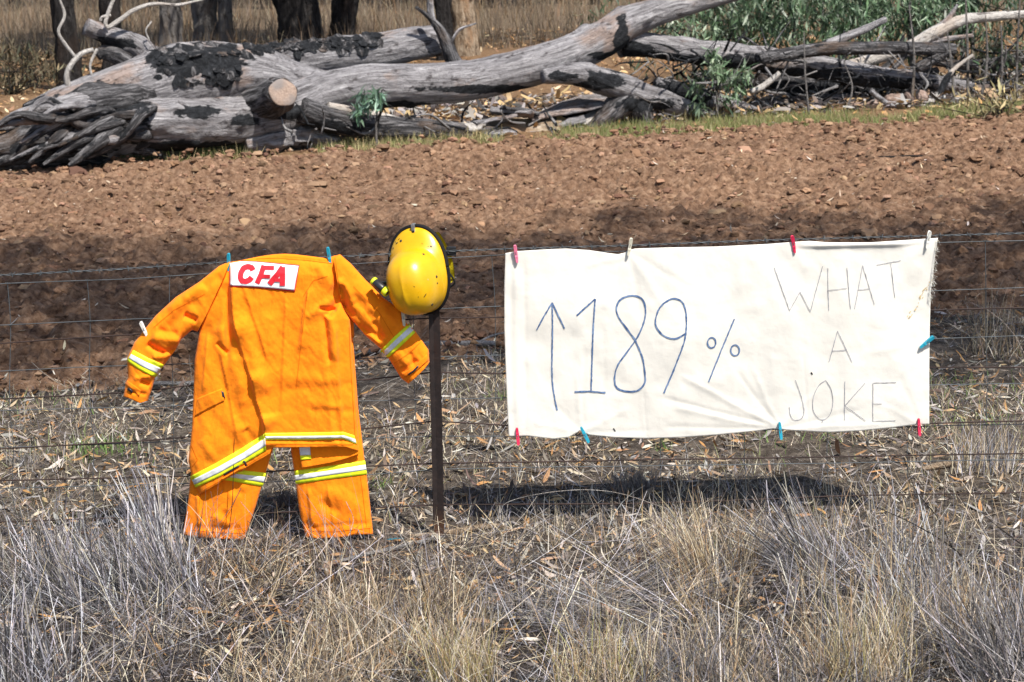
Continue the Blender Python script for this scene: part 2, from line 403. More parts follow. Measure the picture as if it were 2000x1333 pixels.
g = obj('ground', np.stack([X, Y, Z], -1).reshape(-1, 3), gridF(len(ys), len(xs)), MAT['ground']); tag(g, kind='structure')

# ploughed field: displaced sheet of clods and furrows
nx, ny = 600, 620
S_, T = np.meshgrid(np.linspace(-1, 1, nx), np.linspace(0, 1, ny)); X = S_*5
for k in range(12):
    y0 = y_near(X)-0.45; y1 = y_far(X)+0.35; Yf = y0+(y1-y0)*T**1.2; X = S_*(0.33*(Yf+8)+0.7)
y0 = y_near(X)-0.45; y1 = y_far(X)+0.35; Yf = y0+(y1-y0)*T**1.2
def clod_h(x, y):
    b1 = np.abs(2*fbm(x*2.2, y*2.2, 0, 2, 31)-1); b2 = np.abs(2*vn3(x*5.5+fbm(x*3, y*3, 0, 2, 8), y*5.5, 0, 33)-1)
    b3 = np.abs(2*vn3(x*12, y*12, 0, 35)-1); b4 = vn3(x*26, y*26, 0, 37)
    amp = 0.55+0.9*fbm(x*.6, y*.6, 0, 3, 40)
    return amp*(0.070*b1+0.058*b2+0.056*b3+0.036*b4)
edge = np.clip(np.minimum((Yf-y0), (y1-Yf))/0.9+0.5*(fbm(X*1.5, Yf*1.5, 0, 3, 61)-0.5), 0, 1)
Zf = gz(X, Yf)-0.06+edge*(0.045+clod_h(X, Yf))
def field_z(x, y): return gz(x, y)-0.015+clod_h(x, y)
fld = obj('ploughed_field', np.stack([X, Yf, Zf], -1).reshape(-1, 3), gridF(ny, nx), MAT['soil']); tag(fld, kind='structure')

# loose clods on the field
bases = []
for k in range(6):
    V, F = ico(2 if k < 3 else 1)
    d = 0.30+1.5*fbm(V[:, 0]*2.1+k*9, V[:, 1]*2.1, V[:, 2]*2.1, 2, 70+k)
    bases.append((V*d[:, None], F))
parts = []; cols = []
def scatter_field(n, far_bias):
    x = RNG.uniform(-8, 9, n); t = RNG.uniform(0, 1, n)**far_bias
    y = y_near(x)-0.15+(y_far(x)-y_near(x)+0.2)*t
    ok = np.abs(x) < 0.32*(y+8)+0.6
    return x[ok], y[ok]
x, y = scatter_field(15000, 1.0)
sz = 0.006+0.020*RNG.random(len(x))**2.5+0.030*(RNG.random(len(x)) < 0.03)*RNG.random(len(x))
sz *= 1+0.04*np.clip(y, 0, 14)
z = field_z(x, y)
for i in range(len(x)):
    b, F = bases[3+i % 3] if sz[i] < 0.03 else bases[i % 3]
    a = RNG.uniform(0, 6.28); c, s = math.cos(a), math.sin(a); q = sz[i]*np.array([1.15, 0.9, 0.62])*RNG.uniform(.8, 1.25, 3)
    v = b*q; v = np.stack([c*v[:, 0]-s*v[:, 1], s*v[:, 0]+c*v[:, 1], v[:, 2]], -1)+(x[i], y[i], z[i]+sz[i]*0.18)
    parts.append((v, F)); cols.append(np.repeat(pick([(0.20, 0.118, 0.073), (0.26, 0.162, 0.104), (0.11, 0.064, 0.042), (0.15, 0.088, 0.055)], 1), len(v), 0))
V, F = join(parts); o = obj('soil_clods', V, F, MAT['clod_soil'], col=np.vstack(cols), smooth=False); tag(o, kind='stuff')

LEAFC = [(0.36, 0.27, 0.17), (0.30, 0.17, 0.08), (0.20, 0.115, 0.06), (0.46, 0.39, 0.29), (0.27, 0.255, 0.24), (0.50, 0.46, 0.40), (0.10, 0.085, 0.075), (0.36, 0.19, 0.07), (0.055, 0.045, 0.04), (0.22, 0.19, 0.16), (0.30, 0.27, 0.235), (0.13, 0.10, 0.08), (0.40, 0.28, 0.15)]
def litter_leaves(x, y, zf, lmin, lmax, cols=LEAFC, p=None, wr=(0.13, 0.26), lift=0.02, prof='leaf'):
    n = len(x); L = lmin+(lmax-lmin)*RNG.random(n)**1.7
    base = np.stack([x, y, zf(x, y)+RNG.uniform(0.0, lift, n)], -1)
    return blades(base, RNG.uniform(0, 6.28, n), RNG.normal(1.5, 0.2, n), RNG.normal(0.1, 0.7, n), L, L*RNG.uniform(wr[0], wr[1], n), pick(cols, n, p), 3, prof, RNG.normal(0, 0.5, n))
def in_view(x, y, m=1.3): return np.abs(x) < 0.265*(y+8)+m
def gzn(x, y): return gz(x, y)+0.035*(fbm(x*4, y*4, 0, 4, 5)-0.5)
# litter: behind the fence, in front of it, sparse on the field
L = []
n = 58000; x = RNG.uniform(-5.5, 5.5, n); y = RNG.uniform(-0.9, 5.6, n)
k = in_view(x, y) & (y < y_near(x)+0.25+0.8*RNG.random(n)**3) & (fbm(x*1.6, y*1.6, 0, 3, 15) > 0.34)
L.append(litter_leaves(x[k], y[k], gzn, 0.012, 0.09))
n = 8000; x = RNG.uniform(-4, 4, n); y = RNG.uniform(-2.3, -0.6, n); k = in_view(x, y)
L.append(litter_leaves(x[k], y[k], gzn, 0.02, 0.085))
x, y = scatter_field(2600, 1.25); L.append(litter_leaves(x, y, field_z, 0.03, 0.09, [(0.50, 0.40, 0.28), (0.40, 0.30, 0.20), (0.55, 0.50, 0.42), (0.2, 0.13, 0.09)]))
V, F, C = bjoin(L); o = obj('leaf_litter', V, F, MAT['litter'], col=C); tag(o, kind='stuff')
# bark flakes and short twigs among the leaves
L = []
n = 1600; x = RNG.uniform(-5, 5, n); y = RNG.uniform(-1.6, 4.6, n); k = in_view(x, y) & (y < y_near(x)+.1)
L.append(litter_leaves(x[k], y[k], gzn, 0.05, 0.13, [(0.28, 0.16, 0.10), (0.40, 0.27, 0.17), (0.30, 0.28, 0.27), (0.16, 0.11, 0.09)], None, (0.10, 0.22), 0.02, 'flake'))
n = 17000; x = RNG.uniform(-5, 5, n); y = RNG.uniform(-2.2, 4.8, n); k = in_view(x, y) & (y < y_near(x)+.15); n = k.sum()
b = np.stack([x[k], y[k], gzn(x[k], y[k])+0.01], -1)
L.append(blades(b, RNG.uniform(0, 6.28, n), RNG.normal(1.45, .18, n), RNG.normal(0, .3, n), RNG.uniform(.06, .32, n), RNG.uniform(.0018, .0045, n), pick([(0.26, 0.24, 0.24), (0.14, 0.11, 0.09), (0.40, 0.36, 0.32), (0.06, 0.05, 0.045)], n), 3, 'stem'))
V, F, C = bjoin(L); o = obj('twig_litter', V, F, MAT['litter'], col=C); tag(o, kind='stuff')
# beyond the field: orange leaf carpet round the logs
n = 16000; x = RNG.uniform(-14, 15, n); y = RNG.uniform(10, 33, n); k = in_view(x, y, 3) & (y > y_far(x)+0.3)
V, F, C = litter_leaves(x[k], y[k], gz, 0.06, 0.16, [(0.50, 0.32, 0.16), (0.42, 0.23, 0.09), (0.30, 0.17, 0.08), (0.55, 0.44, 0.28), (0.22, 0.13, 0.07)], None, (0.25, 0.5), 0.03)
o = obj('far_leaf_litter', V, F, MAT['litter'], col=C); tag(o, kind='stuff')
# green strip along the far edge of the field
n = 52000; x = RNG.uniform(-10, 12, n); d = RNG.normal(0.45, 0.42, n); y = y_far(x)+d+0.7*(fbm(x*.8, 0*x, 0, 3, 3)-.5)
patch = fbm(x*.9, y*.9, 0, 3, 77); k = in_view(x, y, 2.5) & (patch > 0.42); x, y = x[k], y[k]; n = len(x)
dry = (fbm(x*0.5, y*1.5, 0, 3, 78)+np.clip((-x-1)*0.05, -.2, .3)+RNG.normal(0, .1, n)) > 0.56
c = np.where(dry[:, None], pick([(0.40, 0.33, 0.17), (0.33, 0.28, 0.14)], n), pick([(0.11, 0.155, 0.04), (0.15, 0.18, 0.055), (0.22, 0.21, 0.085), (0.26, 0.22, 0.12)], n))
V, F, C = blades(np.stack([x, y, gz(x, y)-.01], -1), RNG.uniform(0, 6.28, n), RNG.normal(0.4, .3, n), RNG.normal(.3, .4, n), RNG.uniform(.04, .14, n)*np.where(dry, 1.4, 1), RNG.uniform(.005, .011, n), c, 2)
o = obj('grass_strip', V, F, MAT['dry_plant'], col=C); tag(o, kind='stuff')
# tall dry grass of the paddock behind
L = []
n = 34000; x = RNG.uniform(-20, 20, n); y = RNG.uniform(25, 52, n); k = in_view(x, y, 4.5) & (fbm(x*.35, y*.35, 0, 4, 21)+np.clip((y-30)*.03, -.2, .2) > 0.47); x, y = x[k], y[k]; n = len(x)
L.append(blades(np.stack([x, y, gz(x, y)-.05], -1), RNG.uniform(0, 6.28, n), RNG.normal(.15, .15, n), RNG.normal(.3, .4, n), RNG.uniform(.25, .75, n), RNG.uniform(.010, .022, n), pick([(0.20, 0.15, 0.10), (0.16, 0.125, 0.09), (0.26, 0.21, 0.15), (0.10, 0.075, 0.055), (0.19, 0.12, 0.065)], n), 3))
V, F, C = bjoin(L); o = obj('paddock_grass', V, F, MAT['dry_plant'], col=C); tag(o, kind='stuff')

# ================================================================== FALLEN TREES
def lp(pts, dY=0.0, Y=None):
    """control points (photo px, py, radius px[, extra depth]) on the depth line of the fallen timber"""
    out = []
    for p in pts:
        yy = (Y if Y is not None else 12.3+0.0026*p[0])+dY+(p[3] if len(p) > 3 else 0)
        q = at(p[0], p[1], yy); out.append((*q, p[2]*mpp(yy)))
    return out
def charmap(V, blobs):
    px, py = project(V); r = np.zeros(len(V))
    for (x, y, a, b) in blobs: r = np.maximum(r, np.clip(1.6-np.sqrt(((px-x)/a)**2+((py-y)/b)**2)*1.1, 0, 1))
    return r
BLOBS = [(410, 120, 75, 42), (325, 120, 40, 30), (90, 265, 120, 75), (215, 225, 85, 55), (480, 235, 30, 10), (390, 220, 40, 14), (700, 100, 8, 4), (600, 85, 130, 16),
         (1215, 85, 14, 60), (1190, 110, 40, 10), (1250, 100, 50, 14), (790, 205, 60, 8), (560, 220, 60, 14), (340, 290, 200, 14), (960, 175, 120, 9)]
def timber(name, ctrls, mat, parent=None, nr=60, ns=20, amp=.12, ridge=.08, knot=.3, blobs=BLOBS, char=None, seed=None, **kw):
    tl = [tube(c, nr, ns, amp, (seed if seed is not None else random.randint(1, 400))+i, ridge, knot=knot, **kw) for i, c in enumerate(ctrls)]
    V, F, G = tubes(tl); ch = charmap(V, blobs) if char is None else np.full(len(V), char)
    return obj(name, V, F, MAT[mat], parent, attrs={'grain': G+random.random()*20, 'char': ch})

bl = ground_pt(330, 300)
ft = thing('fallen_tree', bl, 'huge grey fallen gum tree with charred patches and a sawn limb stub', 'fallen tree')
timber('trunk', [lp([(60, 250, 46), (150, 222, 62), (260, 190, 70), (350, 165, 78), (430, 152, 68), (500, 150, 60), (570, 168, 48), (640, 178, 38)], 0.35)], 'grey_wood', ft, 130, 48, .16, .06, seed=3)
timber('lower_trunk', [lp([(110, 262, 40), (200, 246, 54), (300, 240, 55), (400, 240, 50), (480, 232, 44), (560, 218, 40), (620, 195, 38)], 0.0)], 'grey_wood', ft, 110, 44, .14, .07, seed=11)
timber('main_limb', [lp([(540, 215, 34), (610, 190, 42), (700, 172, 43), (800, 166, 40), (900, 161, 40), (1000, 140, 38), (1100, 112, 37), (1180, 75, 36), (1225, 45, 32), (1300, 18, 26), (1400, -5, 18), (1560, -50, 14)], 0.05)], 'grey_wood', ft, 170, 44, .10, .04, seed=23)
timber('back_limb', [lp([(470, 140, 36), (560, 120, 36), (650, 112, 37), (740, 100, 35), (800, 88, 33), (856, 80, 30)], 0.9)], 'grey_wood', ft, 90, 36, .12, .05, seed=31)
st = timber('sawn_stub', [lp([(470, 215, 40, .25), (505, 202, 36, -.05), (535, 190, 33, -.35), (552, 182, 29, -.62)], 0)], 'dark_wood', ft, 30, 36, .06, .05, seed=37, blobs=[])
# sawn face of the stub
c0 = np.array(lp([(535, 190, 33, -.35), (552, 182, 28, -.62)])); ax = c0[1, :3]-c0[0, :3]; ax /= np.linalg.norm(ax)
u = np.cross(ax, [0, 0, 1]); u /= np.linalg.norm(u); v2 = np.cross(u, ax); rr = c0[1, 3]*0.97
th = np.linspace(0, 2*np.pi, 32, endpoint=False); wob = 1+0.05*np.sin(th*2+1)+0.03*np.sin(th*5)
rings = []
for s_, h_ in ((1.0, 0.0), (1.0, 0.012), (0.93, 0.018), (0.6, 0.020), (0.2, 0.016)):
    rings.append(c0[1, :3]+ax*(0.004+h_)+(np.cos(th)*wob*rr*s_)[:, None]*u+(np.sin(th)*wob*rr*s_)[:, None]*v2)
Vc = np.vstack(rings+[np.repeat(rings[-1].mean(0)[None], 32, 0)+RNG.normal(0, 1e-4, (32, 3))])
obj('cut_face', Vc, gridF(6, 32, True), MAT['fresh_cut'], st)
# root mass: spreading charred roots at the butt
roots = [[(320, 215, 40), (200, 225, 50), (110, 245, 40), (40, 268, 28), (-50, 305, 12)], [(320, 235, 36), (210, 245, 46), (140, 275, 32), (100, 305, 18), (85, 326, 7)], [(330, 245, 34), (230, 262, 36), (170, 285, 24), (140, 306, 14), (112, 323, 6)],
         [(310, 190, 30), (200, 200, 36), (110, 220, 24), (30, 240, 14), (-30, 256, 7)], [(330, 255, 30), (250, 275, 24), (215, 295, 14), (205, 312, 10), (212, 322, 5)], [(350, 258, 28), (280, 275, 18), (262, 290, 12), (290, 296, 8), (314, 304, 4)],
         [(200, 235, 36), (90, 252, 32), (20, 280, 22), (-60, 300, 16)], [(170, 245, 30), (60, 272, 24), (15, 305, 16), (-30, 326, 9)], [(240, 190, 24), (150, 200, 18), (80, 212, 12), (20, 226, 5)]]
roots += [[(260, 270, 26), (190, 288, 34), (120, 292, 36), (60, 304, 26), (10, 316, 14)], [(180, 280, 26), (110, 305, 22), (40, 318, 16), (-30, 330, 10)], [(90, 285, 26), (30, 300, 24), (-50, 312, 16)]]
for i in range(26):
    x0, y0 = RNG.uniform(150, 320), RNG.uniform(195, 265); x1 = x0-RNG.uniform(70, 210); y1 = min(324, y0+RNG.uniform(10, 85)); r0 = RNG.uniform(9, 17)
    roots.append([(x0, y0, r0), (x0*.65+x1*.35, y0*.75+y1*.25+RNG.normal(0, 7), r0*.9), (x0*.3+x1*.7, y0*.4+y1*.6+RNG.normal(0, 9), r0*.65), (x1, y1, r0*.25)])
for i, r in enumerate(roots):
    r = [(r[0][0], r[0][1], r[0][2]*.55, .62 if i > 11 else .2)]+r[1:]
    timber('root', [lp(r, -.06-.02*(i % 9)-(.42 if i > 11 else 0))], 'dark_wood' if i % 4 else 'grey_wood', ft, 44, 18 if i < 12 else 10, .30, .18, seed=60+i, char=float(RNG.uniform(.1, .42)))
timber('dead_branch', [lp([(300, 135, 27), (285, 112, 25), (268, 92, 24), (235, 78, 21), (200, 66, 18), (168, 52, 17)], .5)], 'grey_wood', ft, 46, 20, .14, .08, seed=80, blobs=[(215, 85, 50, 12)])
timber('dead_branch', [lp([(262, 130, 17), (232, 112, 17), (205, 103, 14), (190, 110, 9)], .45)], 'dark_wood', ft, 30, 14, .12, .08, seed=82, char=.3)
for tw in ([(212, 56, 4), (206, 45, 4), (214, 18, 4), (224, -6, 3)], [(210, 56, 4.5), (236, 38, 4.5), (262, 20, 4.2), (300, 8, 3.6), (345, 10, 3), (385, 2, 2.2), (405, -3, 1.5)], [(196, 42, 3), (200, 34, 3), (216, 30, 3)],
           [(135, 178, 6), (131, 150, 6), (140, 125, 5.5), (160, 105, 5), (182, 97, 4)], [(152, 118, 3.5), (128, 88, 3.5), (114, 62, 3.2), (126, 32, 3), (118, 4, 2.4), (112, -8, 2)], [(182, 160, 2.5), (176, 130, 2.5), (185, 105, 3), (190, 96, 3)], [(296, 42, 1.6), (285, 60, 1.6), (292, 80, 1.4)]):
    timber('twig', [lp(tw, .3)], 'pale_wood', ft, 30, 7, .1, 0, knot=.2, char=0.0)
# black flaking bark plates on the top of the trunk
pl = []
tr_ob = [o for o in bpy.data.objects if o.name in ('trunk', 'back_limb')]
for i in range(210):
    px, py = (RNG.uniform(470, 745), 0) if i < 150 else (RNG.uniform(300, 470), 0)
    py = 92-(px-470)*0.055+RNG.normal(0, 8) if i < 150 else RNG.uniform(88, 165)
    pl.append((px, py))
def bvh_of(objs):
    V, F = [], []
    for o in objs:
        off = wloc(o); n = len(V); V += [v.co+off for v in o.data.vertices]; F += [tuple(k+n for k in p.vertices) for p in o.data.polygons]
    return BVHTree.FromPolygons(V, F)
bt = bvh_of(tr_ob); pv = []; cam_v = Vector(CAM)
for px, py in pl:
    d = Vector(ray(px, py)); h, nn, idx, dist = bt.ray_cast(cam_v, d)
    if h is None: continue
    if nn.dot(d) > 0: nn = -nn
    a = nn.orthogonal().normalized(); a.rotate(Matrix.Rotation(RNG.uniform(0, 6.28), 3, nn)); b_ = nn.cross(a)
    s = RNG.uniform(.02, .07); rad = [RNG.uniform(.6, 1.2) for _ in range(8)]
    lift = RNG.uniform(0, .022)
    top = [h+nn*(.004+lift*(.5+.5*math.cos(k*.785)))+(a*math.cos(k*.785)*1.5+b_*math.sin(k*.785))*s*rad[k] for k in range(8)]
    bot = [t-nn*.010 for t in top]
    Vt = np.array([list(t) for t in top+bot]); Fq = [(0, 1, 2, 3), (0, 3, 4, 7), (4, 5, 6, 7), (11, 10, 9, 8), (15, 12, 11, 8), (15, 14, 13, 12)]+[(k, k+8, (k+1) % 8+8, (k+1) % 8) for k in range(8)]
    pv.append((Vt, np.array(Fq)))
V, F = join(pv); o = obj('charred_bark', V, F, MAT['dark_wood'], ft, attrs={'grain': V, 'char': np.repeat(RNG.uniform(.35, 1, len(pv)), 16)}, smooth=False); o['kind'] = 'stuff'

def limb(label, ctrl, mat, dY=0, nr=60, ns=20, amp=.12, ridge=.1, blobs=(), char=None, name='fallen_limb', subs=(), seed=None, cat='fallen limb'):
    c = [lp(x, dY) for x in ctrl]; mid = np.array(c[0]).mean(0)
    o = thing(name, (mid[0], mid[1], gz(mid[0], mid[1])), label, cat, None)
    timber('branch', c, mat, o, nr, ns, amp, ridge, blobs=list(blobs), char=char, seed=seed)
    for s, mt in subs: timber('side_branch', [lp(s, dY)], mt, o, 24, 10, .12, .05, blobs=list(blobs), char=char)
    return o
BR = [(1240, 100, 40, 16), (1400, 122, 130, 15), (1560, 148, 120, 17), (1680, 168, 140, 20), (1300, 110, 60, 8), (1480, 112, 30, 10)]
limb('long dark fallen limb running right from the fork of the big fallen tree', [[(1215, 82, 26), (1290, 92, 24), (1380, 104, 25), (1480, 116, 25), (1600, 132, 24), (1700, 150, 22), (1800, 158, 16), (1900, 172, 10)]], 'grey_wood', .1, 100, 26, .14, .1, BR, seed=101)
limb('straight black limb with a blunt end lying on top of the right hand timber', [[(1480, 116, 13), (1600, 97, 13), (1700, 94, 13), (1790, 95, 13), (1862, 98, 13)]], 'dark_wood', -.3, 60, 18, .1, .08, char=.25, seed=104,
     subs=[([(1770, 100, 6), (1760, 120, 5), (1745, 134, 4)], 'dark_wood'), ([(1850, 98, 12), (1820, 118, 12), (1790, 135, 9)], 'dark_wood')])
limb('pale bleached branch slanting up to the right among the green leaves', [[(1660, 128, 11), (1720, 112, 12), (1780, 90, 12), (1830, 62, 13), (1880, 40, 11), (1950, 32, 9), (2060, 26, 8)]], 'pale_wood', .3, 50, 16, .14, .1, [(1760, 100, 30, 5)], seed=107,
     subs=[([(1830, 60, 9), (1850, 40, 6), (1870, 10, 3)], 'grey_wood'), ([(1790, 88, 7), (1840, 78, 6), (1900, 70, 4)], 'grey_wood')])
limb('thin grey branch rising to the right behind the straight black limb', [[(1560, 110, 10), (1620, 85, 9), (1680, 62, 8), (1730, 38, 6)]], 'grey_wood', .8, 40, 14, .12, .08, [(1600, 90, 30, 10)], seed=109)
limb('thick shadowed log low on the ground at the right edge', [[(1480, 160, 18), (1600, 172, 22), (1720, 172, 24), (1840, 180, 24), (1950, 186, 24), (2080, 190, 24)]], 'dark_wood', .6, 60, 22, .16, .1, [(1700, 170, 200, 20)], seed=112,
     subs=[([(1800, 150, 8), (1860, 160, 9), (1930, 168, 9), (2000, 160, 7)], 'grey_wood')])
limb('forked grey limb bowing down to the grass below the main limb', [[(1060, 150, 14), (1120, 145, 22), (1180, 160, 26), (1240, 180, 25), (1310, 202, 21), (1380, 226, 14), (1460, 246, 5)]], 'grey_wood', -.35, 70, 22, .12, .1, [(1180, 160, 45, 20), (1260, 205, 60, 14), (1100, 150, 40, 10)], seed=115,
     subs=[([(1250, 180, 22), (1210, 205, 26), (1180, 232, 20), (1150, 252, 8)], 'dark_wood'), ([(1240, 190, 20), (1250, 215, 26), (1262, 250, 18)], 'dark_wood')])
limb('short round log with a blunt grey end pointing at the grass', [[(1280, 165, 14), (1340, 180, 18), (1400, 200, 18), (1450, 216, 17), (1480, 228, 15)]], 'grey_wood', -.1, 40, 20, .12, .1, [(1330, 180, 70, 25), (1470, 235, 20, 8)], seed=118)
limb('dark low limb with a pale stripped top leading away from the trunk', [[(590, 215, 24), (640, 232, 26), (720, 246, 26), (800, 252, 22), (880, 256, 18), (965, 260, 12)]], 'dark_wood', -.3, 60, 22, .14, .1, [(650, 250, 80, 14)], seed=121,
     subs=[([(640, 208, 9), (700, 222, 12), (770, 236, 10), (820, 246, 5)], 'pale_wood')])
limb('shattered pale sapwood log tucked under the fallen trunk', [[(480, 285, 16), (540, 274, 22), (600, 268, 22), (660, 276, 14)]], 'grey_wood', -.15, 60, 22, .35, .45, char=.1, seed=124)
limb('bleached forked branch lying on the grass near the rocks', [[(1655, 230, 5), (1700, 224, 7), (1760, 216, 8), (1805, 211, 8), (1830, 192, 7), (1848, 155, 6), (1870, 130, 4), (1900, 108, 3)]], 'pale_wood', -.9, 50, 12, .14, .08, [(1845, 160, 14, 40)], seed=127,
     subs=[([(1760, 216, 6), (1735, 205, 6), (1715, 190, 5), (1700, 178, 5)], 'grey_wood'), ([(1805, 211, 7), (1840, 216, 6), (1862, 222, 4)], 'grey_wood')])
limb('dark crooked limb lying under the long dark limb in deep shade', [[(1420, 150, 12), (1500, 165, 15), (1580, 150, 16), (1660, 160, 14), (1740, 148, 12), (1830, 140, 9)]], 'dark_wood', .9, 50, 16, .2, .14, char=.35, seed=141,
     subs=[([(1560, 152, 8), (1600, 120, 6), (1640, 85, 4), (1650, 60, 2)], 'dark_wood'), ([(1700, 152, 7), (1740, 120, 5), (1765, 70, 3)], 'dark_wood')])
limb('low black log on the ground left of the rocks', [[(1500, 205, 9), (1560, 200, 13), (1630, 196, 14), (1690, 192, 11)]], 'dark_wood', .2, 40, 14, .2, .14, char=.4, seed=144)
limb('dark limb running off the right edge above the thick shadowed log', [[(1820, 120, 8), (1890, 128, 11), (1960, 122, 13), (2060, 105, 13)]], 'dark_wood', .5, 40, 14, .16, .12, char=.35, seed=147)
limb('small pale crooked branch under the right hand limb', [[(1465, 180, 5), (1485, 172, 6), (1505, 158, 6), (1522, 143, 5)]], 'pale_wood', -.5, 24, 10, .16, .06, seed=130)
limb('black forked spar sticking up behind the main limb', [[(905, 135, 12), (885, 118, 15), (872, 85, 13), (858, 58, 10), (838, 34, 5), (812, 14, 3)]], 'dark_wood', .55, 44, 16, .12, .1, char=.2, seed=133, name='broken_spar',
     subs=[([(848, 50, 6), (841, 25, 7), (840, -8, 6)], 'grey_wood'), ([(882, 80, 3), (898, 58, 3), (930, 46, 1.5)], 'grey_wood')])
limb('grey weathered log stub resting on the bark heap under the main limb', [[(1060, 232, 14), (1110, 212, 18), (1160, 202, 18), (1205, 200, 15)]], 'grey_wood', .1, 36, 18, .16, .12, [(1120, 225, 40, 8)], seed=136)

# bark slabs heaped under the limb
def slab(px, py, L, W, az, tilt, curl, mat, label, group, thick=.03, dY=0):
    Y0 = 12.3+0.0026*px-.2+dY; c = at(px, py, Y0)
    n, m_ = 14, 9; s = np.linspace(-.5, .5, n)[:, None]; t = np.linspace(-.5, .5, m_)[None, :]; sd_ = random.randint(0, 99)
    wv = W*(0.75+.5*fbm(s*3+sd_, t*0, 0, 3, 4)); ang = t*curl
    def surf(off):
        x = s*L+0.02*(fbm(s*2, t*6+sd_, 0, 3, 9)-.5)*np.ones_like(t); y = np.sin(ang)*(wv/curl)+0*s; z = (np.cos(ang)-1)*(wv/curl)+0.07*(fbm(s*4+sd_, t*3, 0, 3, 5)-.5)-off+0*s
        return np.stack(np.broadcast_arrays(x, y, z), -1).reshape(-1, 3)
    A, B = surf(0), surf(thick); V = np.vstack([A, B]); F = gridF(n, m_); N = n*m_
    bd = list(range(m_))+[i*m_+m_-1 for i in range(1, n)]+[(n-1)*m_+j for j in range(m_-2, -1, -1)]+[i*m_ for i in range(n-2, 0, -1)]
    sk = np.array([(bd[i], bd[i]+N, bd[(i+1) % len(bd)]+N, bd[(i+1) % len(bd)]) for i in range(len(bd))])
    F = np.vstack([F, F[:, ::-1]+N, sk]); G = V[:, [1, 2, 0]].copy()
    M = np.array((Matrix.Rotation(az, 3, 'Z') @ Matrix.Rotation(tilt, 3, 'Y') @ Matrix.Rotation(random.uniform(-.5, .5), 3, 'X')))
    V = V @ M.T
    o = bpy.data.objects.new('bark_slab', mesh_np('bark_slab', V, F, attrs={'grain': G+sd_, 'char': np.zeros(len(V))})); COL.objects.link(o)
    o.data.materials.append(MAT[mat]); o.location = Vector(c); tag(o, label, 'bark', group)
    return o
GS = 'grey bark slabs in the heap under the main limb'; LS = 'curled grey bark slab in the heap under the main limb'
for px, py, L_, W_, az, ti, cu in [(870, 240, .7, .22, .1, .05, 1.6), (900, 258, .9, .2, -.1, .0, 1.2), (960, 230, .5, .3, .4, -.1, 1.5), (950, 250, .7, .25, .1, .1, 1.8), (985, 262, .9, .15, 0, 0, .8), (1090, 238, .6, .3, .2, -.2, 1.6),
                                   (1105, 212, .9, .2, .3, -.15, 1.4), (1060, 255, .5, .2, -.4, .1, 1.2), (1120, 250, .7, .22, .3, -.3, 1.4), (1145, 225, .8, .25, .5, -.3, 1.6), (840, 262, .6, .2, 0, 0, 1.3), (925, 265, .5, .2, .3, 0, 1.5), (1000, 215, .5, .16, -.2, .1, 1.4), (770, 268, .6, .18, .1, .05, 1.4)]:
    slab(px, py, L_, W_, az, ti, cu, random.choice(['grey_wood', 'grey_wood', 'pale_wood']), LS, GS)
slab(1035, 238, .75, .42, .1, .1, 1.5, 'patchy_bark', 'broad orange brown bark slab in the middle of the bark heap', None)
slab(1015, 212, .45, .2, .5, .25, 1.8, 'dark_wood', 'small black curled bark piece on top of the bark heap', None)
slab(915, 243, .4, .28, -.3, -.1, 1.2, 'pale_wood', 'pale tan bark piece left of the orange bark slab', None)
slab(1610, 235, .5, .14, .1, .0, 1.2, 'pale_wood', 'whitish bark strip lying on the grass strip left of the rocks', None)

# rocks among the right hand limbs
def rock(px, py, r, label, seed, sq=(1.1, .9, .85)):
    Y0 = 12.3+.0026*px-.5; c = at(px, py, Y0); V, F = ico(3); V = V/np.abs(V).max(1)[:, None]**.35
    d = 0.75+.5*fbm(V[:, 0]*1.1+seed, V[:, 1]*1.1, V[:, 2]*1.1, 4, seed); V = V*d[:, None]*np.array(sq)*r*mpp(Y0)
    o = bpy.data.objects.new('rock', mesh_np('rock', V, F, smooth=False)); COL.objects.link(o); o.data.materials.append(MAT['rock']); o.location = Vector(c); tag(o, label, 'rock', None)
rock(1788, 196, 22, 'reddish brown angular rock, right one of the two beside the bleached branch', 5)
rock(1745, 198, 18, 'grey rock just left of the reddish rock by the bleached branch', 9)
rock(1703, 206, 16, 'low brown rock half hidden behind the bleached branch', 13, (1.3, 1, .6))
rock(1672, 212, 17, 'rounded dark rock furthest left of the rocks', 17, (1.3, 1, .7))

# ================================================================== STANDING TREES
def leaf_cloud(n, size, L, wr, cols, lean=(2.3, .4), seg=2, clump=.13, per=22):
    """leaves hanging in clumps through an ellipsoid of half sizes size"""
    nc = max(6, n//per); cc = RNG.normal(0, .5, (nc, 3)); cc /= np.maximum(1, np.linalg.norm(cc, axis=1)[:, None]); cc *= np.array(size)
    i = RNG.integers(0, nc, n); b = cc[i]+RNG.normal(0, clump, (n, 3))*np.array(size).mean()
    l = RNG.uniform(*L, n)
    return blades(b, RNG.uniform(0, 6.28, n), RNG.normal(lean[0], lean[1], n), RNG.normal(0, .4, n), l, l*wr, np.clip(pick(cols, n, None, .35)*RNG.uniform(.55, 1.45, nc)[i][:, None], .004, .6), seg, 'leaf')
GREEN = [(0.045, 0.085, 0.03), (0.06, 0.11, 0.05), (0.085, 0.13, 0.06), (0.05, 0.09, 0.06)]
cV, cF, cC = leaf_cloud(1500, (2.6, 2.2, 1.7), (.25, .5), .3, GREEN)
crown_me = mesh_np('crown', cV, cF, cC); crown_me.materials.append(MAT['green_leaf'])
